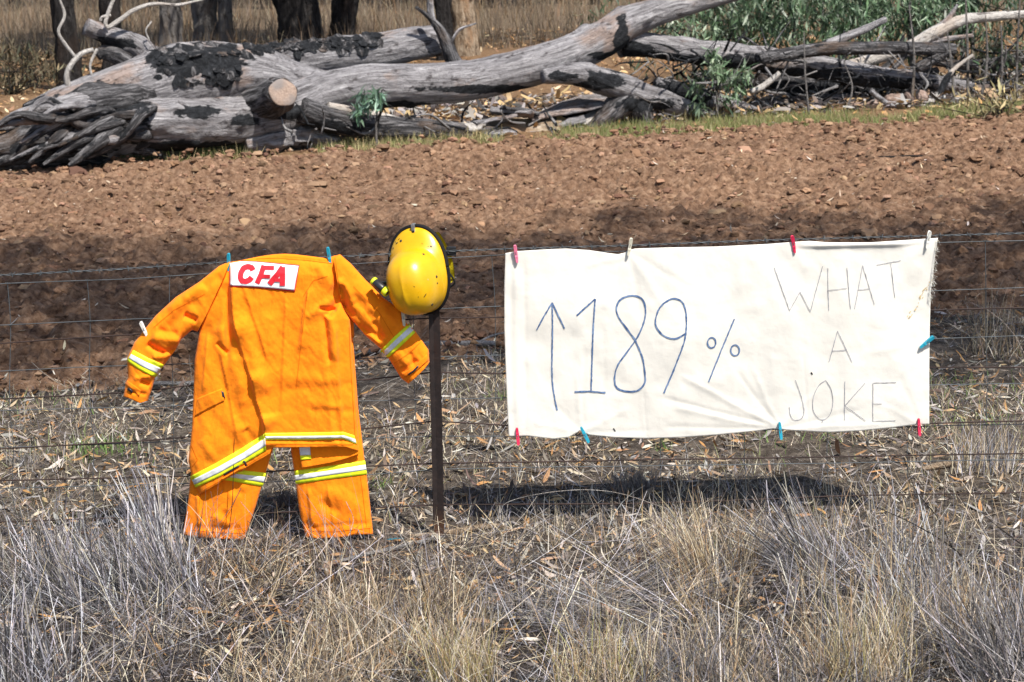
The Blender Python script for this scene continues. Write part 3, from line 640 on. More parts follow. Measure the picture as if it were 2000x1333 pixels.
def gum_tree(px, py, wpx, mat, label, lean=0.0, h=9.0, char=.0, crown=True, group='standing gum trees beyond the fallen timber'):
    p = ground_pt(px, py); Y0 = p[1]; r = wpx/2*mpp(Y0)
    t = thing('gum_tree', p, label, 'tree', group)
    c = [(p[0]-.0*lean, Y0, p[2]-.3, r*1.35), (p[0]+lean*.15, Y0, p[2]+.35, r*1.04), (p[0]+lean*.6, Y0, p[2]+1.5, r*.97), (p[0]+lean*1.6, Y0+.1, p[2]+h*.45, r*.85), (p[0]+lean*2.4, Y0, p[2]+h*.75, r*.6), (p[0]+lean*2.6, Y0+.2, p[2]+h, r*.2)]
    timber('trunk', [c], mat, t, 70, 26, .14, .22, blobs=[], char=char, knot=.35)
    top = np.array(c[3])
    for k in range(3):
        a = RNG.uniform(0, 6.28); e = top[:3]+np.array([math.cos(a)*1.6, math.sin(a)*1.6, h*.3])
        timber('limb', [[(*top[:3], r*.5), (*(top[:3]*.6+e*.4-[0, 0, .3]), r*.35), (*e, r*.12)]], mat, t, 16, 8, .1, .05, blobs=[], char=char)
    if crown:
        o = bpy.data.objects.new('crown', crown_me); COL.objects.link(o); o.parent = t
        o.location = (lean*2.5, 0, h*.88); o.rotation_euler = (0, 0, RNG.uniform(0, 6)); s = h/9*RNG.uniform(.85, 1.2); o.scale = (s, s, s)
    return t
gum_tree(138, 178, 50, 'dark_bark', 'dark tree trunk behind the white twigs at the far left', -.05)
gum_tree(222, 140, 42, 'dark_bark', 'dark slim trunk directly behind the dead branch stub', .02)
gum_tree(337, 112, 46, 'grey_bark', 'brownish grey trunk left of the smooth grey trunk', 0.0)
gum_tree(403, 92, 50, 'grey_bark', 'smooth grey trunk touching a lichen covered trunk on its right', 0.0, char=.0)
gum_tree(443, 92, 28, 'grey_bark', 'slim pale lichen covered trunk beside the smooth grey trunk', .0)
gum_tree(590, 98, 84, 'dark_bark', 'widest dark trunk behind the charred top of the fallen tree', -.25)
gum_tree(668, 92, 50, 'dark_bark', 'leaning dark trunk just right of the widest trunk', .28)
gum_tree(872, 118, 34, 'dark_bark', 'dark slim trunk directly behind the black forked spar', -.1)
gum_tree(912, 112, 50, 'patchy_bark', 'patchy tan and orange trunk right of the black spar', -.22)
gum_tree(1445, 105, 26, 'dark_bark', 'dark slim trunk half hidden in the green leaves', .05)
for px, py, wd, lb in [(30, 22, 20, 'above the far left shrub'), (300, 18, 16, 'seen between the dark and the brownish grey trunks'), (520, 20, 22, 'left of the widest trunk'), (760, 16, 18, 'left of the black forked spar'),
                       (950, 14, 26, 'right behind the patchy tan trunk'), (1030, 12, 16, 'standing alone right of the patchy tan trunk'), (1160, 10, 20, 'left of the rising main limb'), (1250, 14, 14, 'crossed by the rising main limb'), (700, 8, 14, 'just right of the leaning trunk'), (1090, 6, 12, 'thinnest of those right of the patchy tan trunk')]:
    gum_tree(px, py, wd, 'dark_bark', 'far dark trunk '+lb, RNG.uniform(-.1, .1), 11, group='far trunks at the back of the paddock')

# green gum saplings at the right
LG = [(0.075, 0.13, 0.062), (0.10, 0.165, 0.085), (0.16, 0.225, 0.14), (0.04, 0.075, 0.035), (0.22, 0.28, 0.19)]
def sapling(px, py, top_px, top_py, label, size, n, cpx, cpy, dY=1.5, stem=5, group=None, cols=LG, Lf=(.09, .19)):
    Y0 = 12.3+.0026*px+dY; b = at(px, py, Y0); b[2] = min(b[2], gz(b[0], b[1])); tp = at(top_px, top_py, Y0+.2)
    t = thing('gum_sapling', b, label, 'sapling', group)
    mid = (b+tp)/2+np.array([RNG.normal(0, .06), 0, 0])
    timber('stem', [[(*b, stem*mpp(Y0)), (*mid, stem*.8*mpp(Y0)), (*tp, stem*.4*mpp(Y0))]], 'grey_bark', t, 20, 7, .1, 0, blobs=[], char=0)
    if n:
        c = at(cpx, cpy, Y0); V, F, C = leaf_cloud(int(n*1.7), size, Lf, .24, cols, (2.0, .7), 2, .11, 34); obj('foliage', V+c, F, MAT['green_leaf'], t, col=C)
        tw = []
        for k in range(7):
            e = c+RNG.normal(0, .5, 3)*np.array(size); s0 = b+(tp-b)*RNG.uniform(.4, .95); tw.append(tube([(*s0, .010), (*((s0+e)/2+[0, 0, .1]), .007), (*e, .003)], 10, 5))
        V, F, G = tubes(tw); obj('twigs', V, F, MAT['dark_bark'], t, attrs={'grain': G, 'char': np.zeros(len(V))})
    return t
sapling(1430, 190, 1420, -30, 'leafy green sapling above the start of the long dark limb, left of the others', (1.1, .7, .55), 900, 1390, 40, 2.2)
sapling(1540, 190, 1560, -60, 'dense green sapling in the middle of the leafy clump', (1.2, .7, .6), 1300, 1560, 30, 2.0)
sapling(1680, 190, 1680, -60, 'bright green sapling above the straight black limb', (1.1, .7, .6), 1200, 1690, 28, 1.8)
sapling(1790, 200, 1780, -50, 'green sapling hanging over the pale slanting branch', (1.0, .6, .5), 800, 1800, 20, 1.2)
sapling(1900, 210, 1890, -40, 'dark leaved sapling near the right edge with crowded twigs', (.9, .6, .8), 520, 1900, 60, .8, cols=[(0.03, 0.055, 0.03), (0.05, 0.09, 0.045)])
sapling(1400, 205, 1390, 130, 'low leafy shoot growing in front of the short round log', (.42, .3, .38), 330, 1392, 165, -.7, 3)
sapling(735, 262, 740, 190, 'small green shoot under the main limb of the fallen tree', (.35, .2, .18), 110, 738, 202, -.7, 2.5, cols=[(0.16, 0.26, 0.20), (0.10, 0.19, 0.11)])
sapling(1360, 150, 1350, -60, 'dull green sapling behind the others just right of the rising main limb', (1.5, .8, .7), 700, 1350, 45, 4.5, cols=[(0.05, 0.085, 0.045), (0.08, 0.11, 0.06), (0.11, 0.10, 0.06)])
sapling(1620, 150, 1600, -80, 'broad dark sapling forming the back of the leafy clump', (2.2, .8, .9), 1300, 1610, 30, 4.5, cols=[(0.035, 0.06, 0.03), (0.06, 0.09, 0.045), (0.09, 0.08, 0.05)])
sapling(1880, 150, 1880, -80, 'dark brownish sapling at the back right corner', (2.0, .8, .9), 1100, 1880, 40, 4.5, cols=[(0.03, 0.05, 0.025), (0.05, 0.07, 0.035), (0.08, 0.065, 0.04)])
sapling(1950, 200, 1950, 60, 'scrubby dark shoot low at the right edge', (.8, .5, .5), 420, 1950, 130, .6, cols=[(0.03, 0.05, 0.025), (0.06, 0.07, 0.04), (0.10, 0.08, 0.05)])
for px, py, tx, ty, lb in [(1580, 222, 1570, 62, 'thin pale bare stem rising past the long dark limb'), (1650, 225, 1648, 120, 'short bare stem left of the rocks')]:
    sapling(px, py, tx, ty, lb, None, 0, 0, 0, -1.0, 2.2)
for px, tx, ty, lb in [(1780, 1775, 10, 'bare upright stem standing left of the others, right of the rocks'), (1890, 1885, -20, 'tallest bare upright stem near the right edge'), (1912, 1925, 30, 'bare upright stem leaning right beside the tallest stem'),
                       (1948, 1955, 50, 'short bare stem between the leaning stem and the right edge'), (1985, 1992, 0, 'bare upright stem right at the right edge'), (1865, 1850, 60, 'short bare stem leaning left beside the tallest stem')]:
    sapling(px, 214, tx, ty, lb, None, 0, 0, 0, -.9+RNG.uniform(-.1, .4), 3.2, 'bare thin sapling stems at the right edge')

# brushwood and twigs among the fallen limbs
pt, gr = [], []
for i in range(620):
    px = RNG.uniform(1260, 2040) if i < 530 else RNG.uniform(560, 1300); py = RNG.uniform(95, 232) if i < 530 else RNG.uniform(240, 272); Y0 = 12.3+.0026*px+RNG.uniform(-.8, .9)
    c = at(px, py, Y0); c[2] = max(c[2], gz(c[0], c[1])+.01); a = RNG.uniform(0, 6.28); L_ = RNG.uniform(.15, .55); e = c+np.array([math.cos(a)*L_, math.sin(a)*L_, RNG.normal(0, .16)*1.2]); e[2] = max(e[2], gz(e[0], e[1])+.01)
    md = (c+e)/2+RNG.normal(0, .04, 3); r = .004+.018*RNG.random()**2; V, F, G = tube([(*c, r), (*md, r*.8), (*e, r*.3)], 9, 5); pt.append((V, F)); gr.append(G+i)
V, F = join(pt); o = obj('brushwood', V, F, MAT['grey_branch'], attrs={'grain': np.vstack(gr), 'char': np.repeat(RNG.uniform(.1, .95, len(pt)), [len(p[0]) for p in pt])}); tag(o, kind='stuff')
n = 5200; px = RNG.uniform(540, 2060, n); P = np.array([ground_pt(a, b) for a, b in zip(px, RNG.uniform(0, 1, n)*60+np.interp(px, [540, 1250, 2060], [222, 182, 140]))]); P[:, 2] = gz(P[:, 0], P[:, 1])
V, F, C = litter_leaves(P[:, 0], P[:, 1], gz, .06, .22, [(0.24, 0.22, 0.21), (0.13, 0.10, 0.085), (0.36, 0.25, 0.15), (0.04, 0.037, 0.036), (0.32, 0.30, 0.29), (0.40, 0.28, 0.14)], None, (.2, .5), .08, 'flake')
o = obj('bark_litter', V, F, MAT['litter'], col=C); tag(o, kind='stuff')
# low brown scrub at the left behind the butt of the fallen tree
def scrub(px, py, n, size, label, cols):
    c = ground_pt(px, py); V, F, C = leaf_cloud(n, size, (.08, .2), .2, cols, (1.0, .7), 2, .2); V = V+c+[0, 0, size[2]*.7]
    t = thing('low_shrub', c, label, 'shrub'); obj('foliage', V, F, MAT['dry_plant'], t, col=C)
    tw = [tube([(*c, .014), (*(c+RNG.normal(0, .3, 3)*np.array(size)+[0, 0, size[2]*.5]), .008), (*(c+RNG.normal(0, .6, 3)*np.array(size)+[0, 0, size[2]*1.1]), .003)], 8, 5) for k in range(12)]
    V, F, G = tubes(tw); obj('twigs', V, F, MAT['dark_bark'], t, attrs={'grain': G, 'char': np.zeros(len(V))})
SB = [(0.085, 0.07, 0.04), (0.12, 0.10, 0.06), (0.06, 0.06, 0.035), (0.16, 0.12, 0.07)]
scrub(25, 185, 700, (.8, .5, .35), 'low brown shrub at the far left edge behind the roots', SB)
scrub(80, 160, 600, (.6, .5, .35), 'low brown shrub left of the trunk behind the white twigs', SB)
scrub(1960, 235, 260, (.5, .4, .25), 'sparse straw shrub at the right end of the grass strip', [(0.3, 0.25, 0.13), (0.2, 0.17, 0.09)])

# roadside gums behind and above the viewpoint: their crowns throw the shade on the near part of the field
def shade_tree(base, crowns, label):
    t = thing('roadside_gum', base, label, 'tree', 'roadside gum trees over the fence')
    b = np.array(base, float); c0 = np.array(crowns[0][0])
    timber('trunk', [[(*b, .34), (*(b+[.05, .1, 3]), .28), (*(b*.5+c0*.5+[0, 0, 1.5]), .2), (*(c0-[0, 0, .3]), .09)]], 'grey_bark', t, 60, 20, .1, .12, blobs=[], char=0)
    L = []
    for c, s, n in crowns:
        V, F, C = leaf_cloud(n, s, (.12, .24), .34, GREEN, (2.0, .6)); L.append((V+np.array(c), F, C))
    V, F, C = bjoin(L); obj('crown', V, F, MAT['green_leaf'], t, col=C)
def above(x, y, h): return (x+SUN_FROM.x/SUN_FROM.z*h, y+SUN_FROM.y/SUN_FROM.z*h, h)
shade_tree((9.5, -3.5, 0.1), [(above(1.5, 5.2, 12.5), (1.9, 3.0, .6), 10500), (above(4.6, 5.1, 12), (2.2, 3.2, .6), 12000)], 'tall roadside gum out of frame to the right of the fence')
shade_tree((-7.5, -7.5, 0.0), [(above(-4.3, 5.3, 12), (2.1, 2.6, .6), 10000), (above(-1.4, 5.3, 12.5), (1.9, 2.8, .6), 10000)], 'tall roadside gum out of frame to the left of the fence')

# ================================================================== FENCE
def at_v(px, py, Y):
    px, py, Y = np.broadcast_arrays(np.asarray(px, float), np.asarray(py, float), np.asarray(Y, float))
    d = np.stack([(px-1000)/FPX, -(py-666.5)/FPX, -np.ones(px.shape)], -1) @ R3.T
    return CAM+d*((Y-CAM[1])/d[..., 1])[..., None]
pb = ground_pt(857, 1040)
fence = thing('wire_fence', (pb[0], pb[1], pb[2]), 'rusty wire mesh stock fence on a dark steel picket, barbed wire along its top', 'fence')
FY = pb[1]
# star picket: three flanges, slightly leaning
ptop, pbot = at(846, 520, FY-.036), at(858, 1066, FY-.036)
ax = ptop-pbot; hgt = np.linalg.norm(ax); ax /= hgt; rx = np.array([1, 0, 0])-ax*ax[0]; rx /= np.linalg.norm(rx); ry = np.cross(ax, rx)
sec = []
for k, a in enumerate((math.radians(200), math.radians(340), math.radians(90))):
    d = np.array([math.cos(a), math.sin(a)]); p = np.array([-d[1], d[0]]); L_ = .024 if k < 2 else .030
    nxt = a+math.radians(70 if k != 0 else 70)
    sec += [d*L_-p*.0028, d*L_+p*.0028, d*.006+p*.0045]
sec = np.array(sec)
nz = 30; hs = np.linspace(-.12, hgt, nz)
V = np.vstack([pbot+ax*h+s[0]*rx+s[1]*ry for h in hs for s in sec]); F = gridF(nz, len(sec), True)
capq = np.array([[0, 1, 2, 8], [2, 3, 4, 5], [5, 6, 7, 8], [8, 2, 5, 5]])
F = np.vstack([F, capq+(nz-1)*len(sec)])
V = V+RNG.normal(0, .0004, V.shape)
obj('post', V, F, MAT['post_steel'], fence, smooth=False)
def wire(name, pts, rad, mat, Y=0.0, wob=.0015, n=90, extra=None):
    P = polyline(pts, n); P = np.array([at(p[0], p[1], FY+Y) for p in P]); s_ = random.random()*99
    P[:, 2] += wob*4*(fbm(P[:, 0]*1.7+s_, P[:, 0]*0, 0, 3, 5)-.5); P[:, 1] += wob*3*(fbm(P[:, 0]*1.3+s_, P[:, 0]*0, 3, 3, 6)-.5)
    V, F, G = tube(np.hstack([P, np.full((n, 1), rad)]), n*2, 6)
    if extra: V, F = join([(V, F)]+extra)
    return obj(name, V, F, MAT[mat], fence)
# top barbed wire: two twisted strands with barbs
bw = [(-60, 541), (0, 538), (220, 527), (445, 512), (640, 503), (850, 492), (1005, 486), (1230, 480), (1350, 475), (1550, 468), (1815, 461), (2000, 456), (2060, 455)]
P = polyline(bw, 900); P = at_v(P[:, 0], P[:, 1], FY-.004); s = P[:, 0]
parts = []
for ph in (0, np.pi):
    Q = P+np.stack([0*s, .0028*np.cos(s*75+ph), .0028*np.sin(s*75+ph)], -1)
    V, F, G = tube(np.hstack([Q, np.full((900, 1), .0018)]), 900, 5, smoothpath=False); parts.append((V, F))
for k in range(12, 890, 24):
    c = P[k]
    for a in (0.6, 2.2, 3.7, 5.3):
        d = np.array([RNG.uniform(-.5, .5), math.cos(a+RNG.uniform(-.3, .3)), math.sin(a)]); V, F, G = tube([(*(c), .0012), (*(c+d*.008), .0011), (*(c+d*.016), .0004)], 5, 4); parts.append((V, F))
    V, F, G = tube([(c[0]+.006*math.sin(t*.3)*0+t*.0006-.006, c[1]+.0045*math.cos(t), c[2]+.0045*math.sin(t), .0012) for t in np.linspace(0, 12, 16)], 26, 4); parts.append((V, F))
V, F = join(parts); obj('barbed_wire', V, F, MAT['zinc_wire'], fence)
mesh_rows = [[(-60, 556), (0, 554), (240, 545), (450, 531), (850, 505), (1000, 497), (1830, 474), (2060, 468)],
             [(-60, 638), (0, 636), (260, 623), (850, 604), (1000, 598), (1830, 568), (2060, 560)],
             [(-60, 727), (0, 725), (250, 715), (700, 702), (860, 697), (1000, 692), (1830, 662), (2060, 655)],
             [(-60, 804), (0, 802), (260, 796), (860, 780), (985, 778), (1830, 752), (2060, 748)],
             [(-60, 877), (0, 874), (365, 862), (716, 858), (860, 852), (1000, 853), (1830, 832), (2060, 828)],
             [(-60, 957), (0, 955), (365, 944), (520, 942), (860, 917), (2000, 898), (2060, 897)]]
for r in mesh_rows: wire('mesh_wire', r, .0019, 'zinc_wire', 0.004, .002)
plain_rows = [[(-60, 674), (0, 671), (260, 653), (700, 630), (850, 621), (985, 620), (1820, 606), (2060, 600)],
              [(-60, 782), (0, 780), (250, 767), (380, 752), (712, 742), (845, 727), (985, 730), (1820, 718), (2060, 718)],
              [(-60, 879), (0, 877), (260, 863), (365, 854), (712, 838), (850, 823), (985, 831), (1815, 828), (2060, 820)],
              [(-60, 942), (0, 939), (365, 930), (572, 918), (718, 910), (860, 905), (1400, 896), (2000, 886), (2060, 886)],
              [(-60, 1022), (500, 1003), (730, 992), (860, 986), (1200, 985), (1700, 968), (2060, 962)]]
for r in plain_rows: wire('line_wire', r, .0031, 'rusty_wire', -0.003, .0015)
def row_y(r, x): r = np.array(r); return np.interp(x, r[:, 0], r[:, 1])
for x in (16, 172, 332, 490, 648, 806, 963, 1121, 1286, 1445, 1608, 1766, 1924):
    pts = []; x0 = x
    for i, r in enumerate(mesh_rows):
        pts.append((x0+RNG.normal(0, 2)+i*1.6, row_y(r, x0)))
    pts.append((pts[-1][0]+6, 1000))
    P = np.vstack([catmull(np.array(pts), 50)])
    P3 = at_v(P[:, 0], P[:, 1], FY+.007)
    V, F, G = tube(np.hstack([P3, np.full((50, 1), .0017)]), 90, 6); pp = [(V, F)]
    for p in pts[:-1]:                       # the wrapped knots at each crossing
        c = at(p[0], p[1], FY+.005); t_ = np.linspace(0, 15, 22)
        V, F, G = tube(np.stack([c[0]+(t_-7.5)*.0011, c[1]+.0034*np.cos(t_), c[2]+.0034*np.sin(t_), np.full(22, .0012)], -1), 40, 4); pp.append((V, F))
    V, F = join(pp); obj('stay_wire', V, F, MAT['zinc_wire'], fence)

# ================================================================== CLOTHES
def arc(P, n): return polyline(P, n)
def coons(top, bottom, left, right, nv, nu):
    T, B, Lf, Rt = arc(top, nu), arc(bottom, nu), arc(left, nv), arc(right, nv)
    u = np.linspace(0, 1, nu)[None, :, None]; v = np.linspace(0, 1, nv)[:, None, None]
    S = (1-v)*T[None]+v*B[None]+(1-u)*Lf[:, None]+u*Rt[:, None]-((1-u)*(1-v)*T[0]+u*(1-v)*T[-1]+(1-u)*v*B[0]+u*v*B[-1])
    return S, u[..., 0]*np.ones((nv, 1)), v[..., 0]*np.ones((1, nu))
def foldmap(px, py, folds):
    D = np.zeros(px.shape)
    for f in folds:
        x1, y1, x2, y2, wd, amp = f[:6]; mode = f[6] if len(f) > 6 else 'g'
        dx, dy = x2-x1, y2-y1; L = math.hypot(dx, dy)
        t = ((px-x1)*dx+(py-y1)*dy)/(L*L); s = ((px-x1)*-dy+(py-y1)*dx)/L; s = s+5*(fbm(t*2.3+x1, t*0, 0, 2, 3)-.5)*min(1, L/80)
        tap = np.clip((t+.12)/.2, 0, 1)*np.clip((1.12-t)/.2, 0, 1); tap = tap*tap*(3-2*tap)
        if mode == 'g': D += amp*np.exp(-(s/wd)**2)*tap
        else:                                        # a pleat: sharp lip on one side, fading on the other
            q = s if mode == 'p' else -s
            D += amp*np.where(q > 0, np.exp(-q/wd), np.exp(q/2.2))*tap
    return D
def garment(name, parent, top, bottom, left, right, nv, nu, y0, thick, folds, mat='orange_cotton', pe=3.0, shoulder=0.0, wr=.005, seed=0, backk=.5, hem=0.0):
    S, u, v = coons(top, bottom, left, right, nv, nu); px, py = S[..., 0], S[..., 1]
    prof = np.sqrt(np.clip(1-np.abs(2*u-1)**pe, 0, 1))
    if shoulder: prof = prof*np.clip(v/shoulder, 0.0, 1)**.5
    if hem: prof = prof*np.clip(.45+(1-v)/hem*.55, 0, 1)
    W_ = lambda a, b, k: np.clip(1-np.abs(2*fbm((px*a+py*b)/60+seed, (py*a-px*b)/190, k, 3, 31+seed)-1)*2.2, 0, 1)**2
    D = thick*prof+(1.2*foldmap(px, py, folds)+.0035*W_(.97, .24, 1)-.0025*W_(.95, -.3, 5)-.0012*W_(.3, .95, 9)+.0022*np.clip(1-np.abs(2*fbm((px*.98+py*.2)/21+seed, (py*.98-px*.2)/95, 3, 3, 41+seed)-1)*2.4, 0, 1)**2-.0018*np.clip(1-np.abs(2*fbm((px*.8-py*.6)/18+seed, (py*.8+px*.6)/60, 7, 3, 47+seed)-1)*2.6, 0, 1)**2+wr*2*(fbm(px/46+seed, py/70, 0, 4, 11+seed)-.5)+wr*.5*(fbm(px/14, py/18, seed, 2, 19)-.5))*np.clip(prof*1.6, 0, 1)
    Vf = at_v(px, py, y0-D).reshape(-1, 3); Vb = at_v(px, py, y0+thick*prof*backk+.003).reshape(-1, 3)
    N = nv*nu; F = gridF(nv, nu); bd = list(range(nu))+[i*nu+nu-1 for i in range(1, nv)]+[(nv-1)*nu+j for j in range(nu-2, -1, -1)]+[i*nu for i in range(nv-2, 0, -1)]
    sk = np.array([(bd[i], bd[(i+1) % len(bd)], bd[(i+1) % len(bd)]+N, bd[i]+N) for i in range(len(bd))])
    return obj(name, np.vstack([Vf, Vb]), np.vstack([F[:, ::-1], F+N, sk]), MAT[mat], parent)
def drape(px, py, bvh, off, fall=None):
    out = np.zeros(px.shape+(3,))
    it = np.ndindex(px.shape)
    for i in it:
        d = Vector(ray(px[i], py[i])); h, nn, ix, ds = bvh.ray_cast(cam_v, d)
        if h is None:
            h = bvh.find_nearest(Vector(at(px[i], py[i], fall if fall is not None else FY-.03)))[0]
            dd = (cam_v-h).normalized(); h = Vector(at(px[i], py[i], h.y))
        out[i] = np.array(h)-np.array(d)*off
    return out
def sheet(name, A, B, n, m_, mat, parent, bvh, off=.004, sub=.003, fall=None):
    """a strip or patch of cloth lying on a surface, between the pixel polylines A (upper) and B (lower)"""
    a, b = arc(A, n), arc(B, n); t = np.linspace(0, 1, m_)[:, None, None]; S = a[None]*(1-t)+b[None]*t
    V = drape(S[..., 0], S[..., 1], bvh, off, fall); d = np.array([ray(*s) for s in S.reshape(-1, 2)])
    Vf = V.reshape(-1, 3); Vb = Vf+d*sub; N = n*m_; F = gridF(m_, n)
    bd = list(range(n))+[i*n+n-1 for i in range(1, m_)]+[(m_-1)*n+j for j in range(n-2, -1, -1)]+[i*n for i in range(m_-2, 0, -1)]
    sk = np.array([(bd[i], bd[(i+1) % len(bd)], bd[(i+1) % len(bd)]+N, bd[i]+N) for i in range(len(bd))])
    return obj(name, np.vstack([Vf, Vb]), np.vstack([F[:, ::-1], sk]), MAT[mat], parent)
def stroke_geo(P, wd, bvh, off, step=4.0, wig=0.25, fall=None, vary=.25):
    P = np.asarray(P, float); L = np.linalg.norm(np.diff(P, axis=0), axis=1).sum(); n = max(4, int(L/step)); C = polyline(P, n)
    T = np.gradient(C, axis=0); T /= np.linalg.norm(T, axis=1)[:, None]+1e-9; Nn = np.stack([-T[:, 1], T[:, 0]], -1)
    w_ = wd/2*(1+vary*(2*vn3(np.arange(n)*.5, P[0, 0], 0, 3)-1))[:, None]; C = C+Nn*wig*(RNG.random((n, 1))-.5)
    S = np.stack([C-Nn*w_, C+Nn*w_], 0); V = drape(S[..., 0], S[..., 1], bvh, off, fall)
    return V.reshape(-1, 3), gridF(2, n)

# ---- trousers
jb = at(560, 1050, FY-.03)
tro = thing('trousers', (jb[0], FY-.03, gz(jb[0], FY)), 'orange work trousers with lime and silver reflective bands, hanging on the fence under the jacket', 'trousers')
TY = FY-.018
tl_ = garment('left_leg', tro, [(400, 640), (560, 640)], [(357, 1044), (378, 1050), (430, 1053), (477, 1055)], [(400, 640), (385, 800), (372, 930), (368, 975), (357, 1044)], [(560, 640), (545, 840), (519, 924), (500, 988), (486, 1030), (477, 1055)], 120, 60, TY, .035,
              [(384, 970, 390, 1045, 12, .012, 'm'), (450, 965, 436, 1040, 14, .008, 'm'), (415, 1010, 450, 1025, 9, .008), (440, 1000, 435, 1050, 7, -.008), (400, 960, 470, 975, 16, .006), (470, 960, 455, 1030, 8, -.006), (380, 1030, 470, 1036, 5, -.005)], seed=3)
tr_ = garment('right_leg', tro, [(545, 640), (688, 640)], [(597, 1050), (620, 1053), (670, 1050), (693, 1045), (729, 1044)], [(545, 640), (560, 800), (568, 877), (578, 946), (584, 994), (597, 1050)], [(688, 640), (700, 800), (712, 898), (717, 932), (729, 1044)], 120, 70, TY, .035,
              [(602, 960, 610, 1045, 12, .010, 'm'), (640, 955, 652, 1030, 18, .006, 'm'), (690, 950, 704, 1040, 14, .008, 'p'), (625, 980, 660, 1000, 8, -.007), (640, 960, 700, 990, 14, .007), (610, 1030, 720, 1024, 4, -.004), (600, 1020, 625, 1045, 6, -.008), (690, 950, 700, 1030, 9, -.006), (585, 905, 690, 895, 10, -.004)], seed=5)
tl_.name = 'leg'; tr_.name = 'leg'
wb = garment('waist', tro, [(398, 600), (690, 600)], [(392, 660), (692, 660)], [(398, 600), (392, 660)], [(690, 600), (692, 660)], 8, 60, TY, .036, [], seed=6)
bl_, br_ = bvh_of([tl_]), bvh_of([tr_])
sheet('lime_band', [(440, 915), (474, 919), (520, 924)], [(438, 938), (452, 940), (513, 951)], 30, 6, 'lime_tape', tro, bl_, .003)
sheet('silver_band', [(440, 923), (470, 927), (518, 932)], [(439, 931), (460, 934), (515, 943)], 30, 4, 'silver_tape', tro, bl_, .0045)
sheet('lime_band', [(575, 920), (640, 911), (713, 900)], [(577, 946), (640, 937), (717, 927)], 44, 6, 'lime_tape', tro, br_, .003)
sheet('silver_band', [(575.5, 929), (640, 920), (714, 908)], [(576.5, 939), (640, 929), (716, 918)], 44, 4, 'silver_tape', tro, br_, .0045)

# ---- jacket
jk = thing('jacket', (jb[0], FY-.07, gz(jb[0], FY)), 'bright orange fire brigade jacket pegged to the fence, white and red badge on its back', 'jacket')
JY = FY-.055
body = garment('body', jk, [(446, 513), (470, 509), (500, 502.5), (520, 499), (537, 497), (555, 496), (575, 497), (608, 501), (640, 505), (652, 500), (664, 498)],
               [(391, 966), (428, 944), (470, 920), (527, 887), (531, 875), (600, 874), (660, 873), (676, 874), (702, 882)],
               [(446, 513), (425, 560), (395, 615), (386, 670), (380, 705), (378, 768), (375, 835), (368, 900), (374, 930), (391, 966)],
               [(664, 498), (668, 545), (666, 585), (672, 603), (684, 625), (688, 694), (693, 747), (698, 818), (702, 882)], 190, 150, JY, .042,
               [(446, 516, 444, 700, 6, -.014), (452, 520, 458, 640, 9, .010), (448, 560, 462, 660, 16, .012, 'm'), (456, 640, 492, 750, 20, .014, 'm'), (488, 735, 516, 835, 24, .018, 'm'), (512, 815, 520, 872, 18, .019, 'm'), (474, 560, 520, 700, 26, .008, 'm'), (556, 590, 548, 800, 30, .007, 'm'), (655, 640, 668, 850, 18, .009, 'p'), (404, 660, 396, 760, 12, .010, 'm'), (432, 700, 462, 850, 16, .009, 'm'), (470, 620, 512, 760, 14, .014),
                (430, 640, 470, 760, 10, .008), (406, 640, 440, 760, 12, -.008), (440, 560, 420, 640, 8, -.006), (601, 570, 584, 680, 10, .012, 'm'), (634, 620, 641, 705, 5, -.014), (646, 620, 655, 700, 9, .010),
                (624, 602, 655, 606, 4, -.014), (662, 583, 640, 617, 7, -.018), (600, 620, 640, 590, 8, .008), (552, 738, 664, 746, 14, .005), (560, 762, 690, 752, 10, -.003), (600, 785, 665, 800, 10, .004), (610, 800, 690, 806, 7, -.003),
                (424, 671, 444, 690, 4, -.012), (440, 760, 470, 830, 10, -.007), (470, 700, 478, 790, 12, .008), (395, 860, 420, 900, 9, .006), (480, 840, 500, 870, 8, -.008), (400, 800, 470, 880, 12, -.006),
                (664, 520, 652, 580, 7, -.012), (655, 800, 660, 860, 7, -.007), (640, 740, 650, 860, 9, .006), (520, 860, 700, 862, 4, -.004), (620, 520, 650, 560, 9, .006), (530, 620, 520, 760, 16, .006), (575, 640, 566, 820, 14, -.005),
                (540, 505, 640, 512, 5, -.006), (400, 905, 520, 850, 10, -.004), (380, 740, 385, 830, 7, -.006)], shoulder=.10, wr=.006, seed=1, pe=6)
ls = garment('left_sleeve', jk, [(450, 510), (436, 545), (420, 580), (404, 614), (386, 648)], [(241, 775), (256, 780), (273, 788), (289, 783)],
             [(450, 510), (428, 520), (389, 551), (343, 581), (304, 617), (287, 638), (262, 670), (248, 701), (250, 737), (245, 751), (241, 775)], [(386, 648), (375, 645), (354, 663), (343, 684), (322, 712), (303, 737), (297, 760), (289, 783)], 130, 50, JY-.004, .040,
             [(290, 672, 318, 690, 6, -.022), (318, 690, 350, 682, 6, -.018), (300, 660, 350, 668, 9, .012), (361, 616, 384, 626, 6, -.018), (330, 600, 390, 560, 12, .010), (330, 640, 380, 590, 10, -.009), (275, 745, 292, 752, 6, -.012),
              (262, 740, 300, 735, 5, .006), (255, 765, 285, 770, 4, -.006), (300, 700, 330, 690, 8, .010), (400, 560, 430, 540, 9, -.006), (310, 645, 345, 652, 6, -.007)], wr=.007, seed=7, backk=.8)
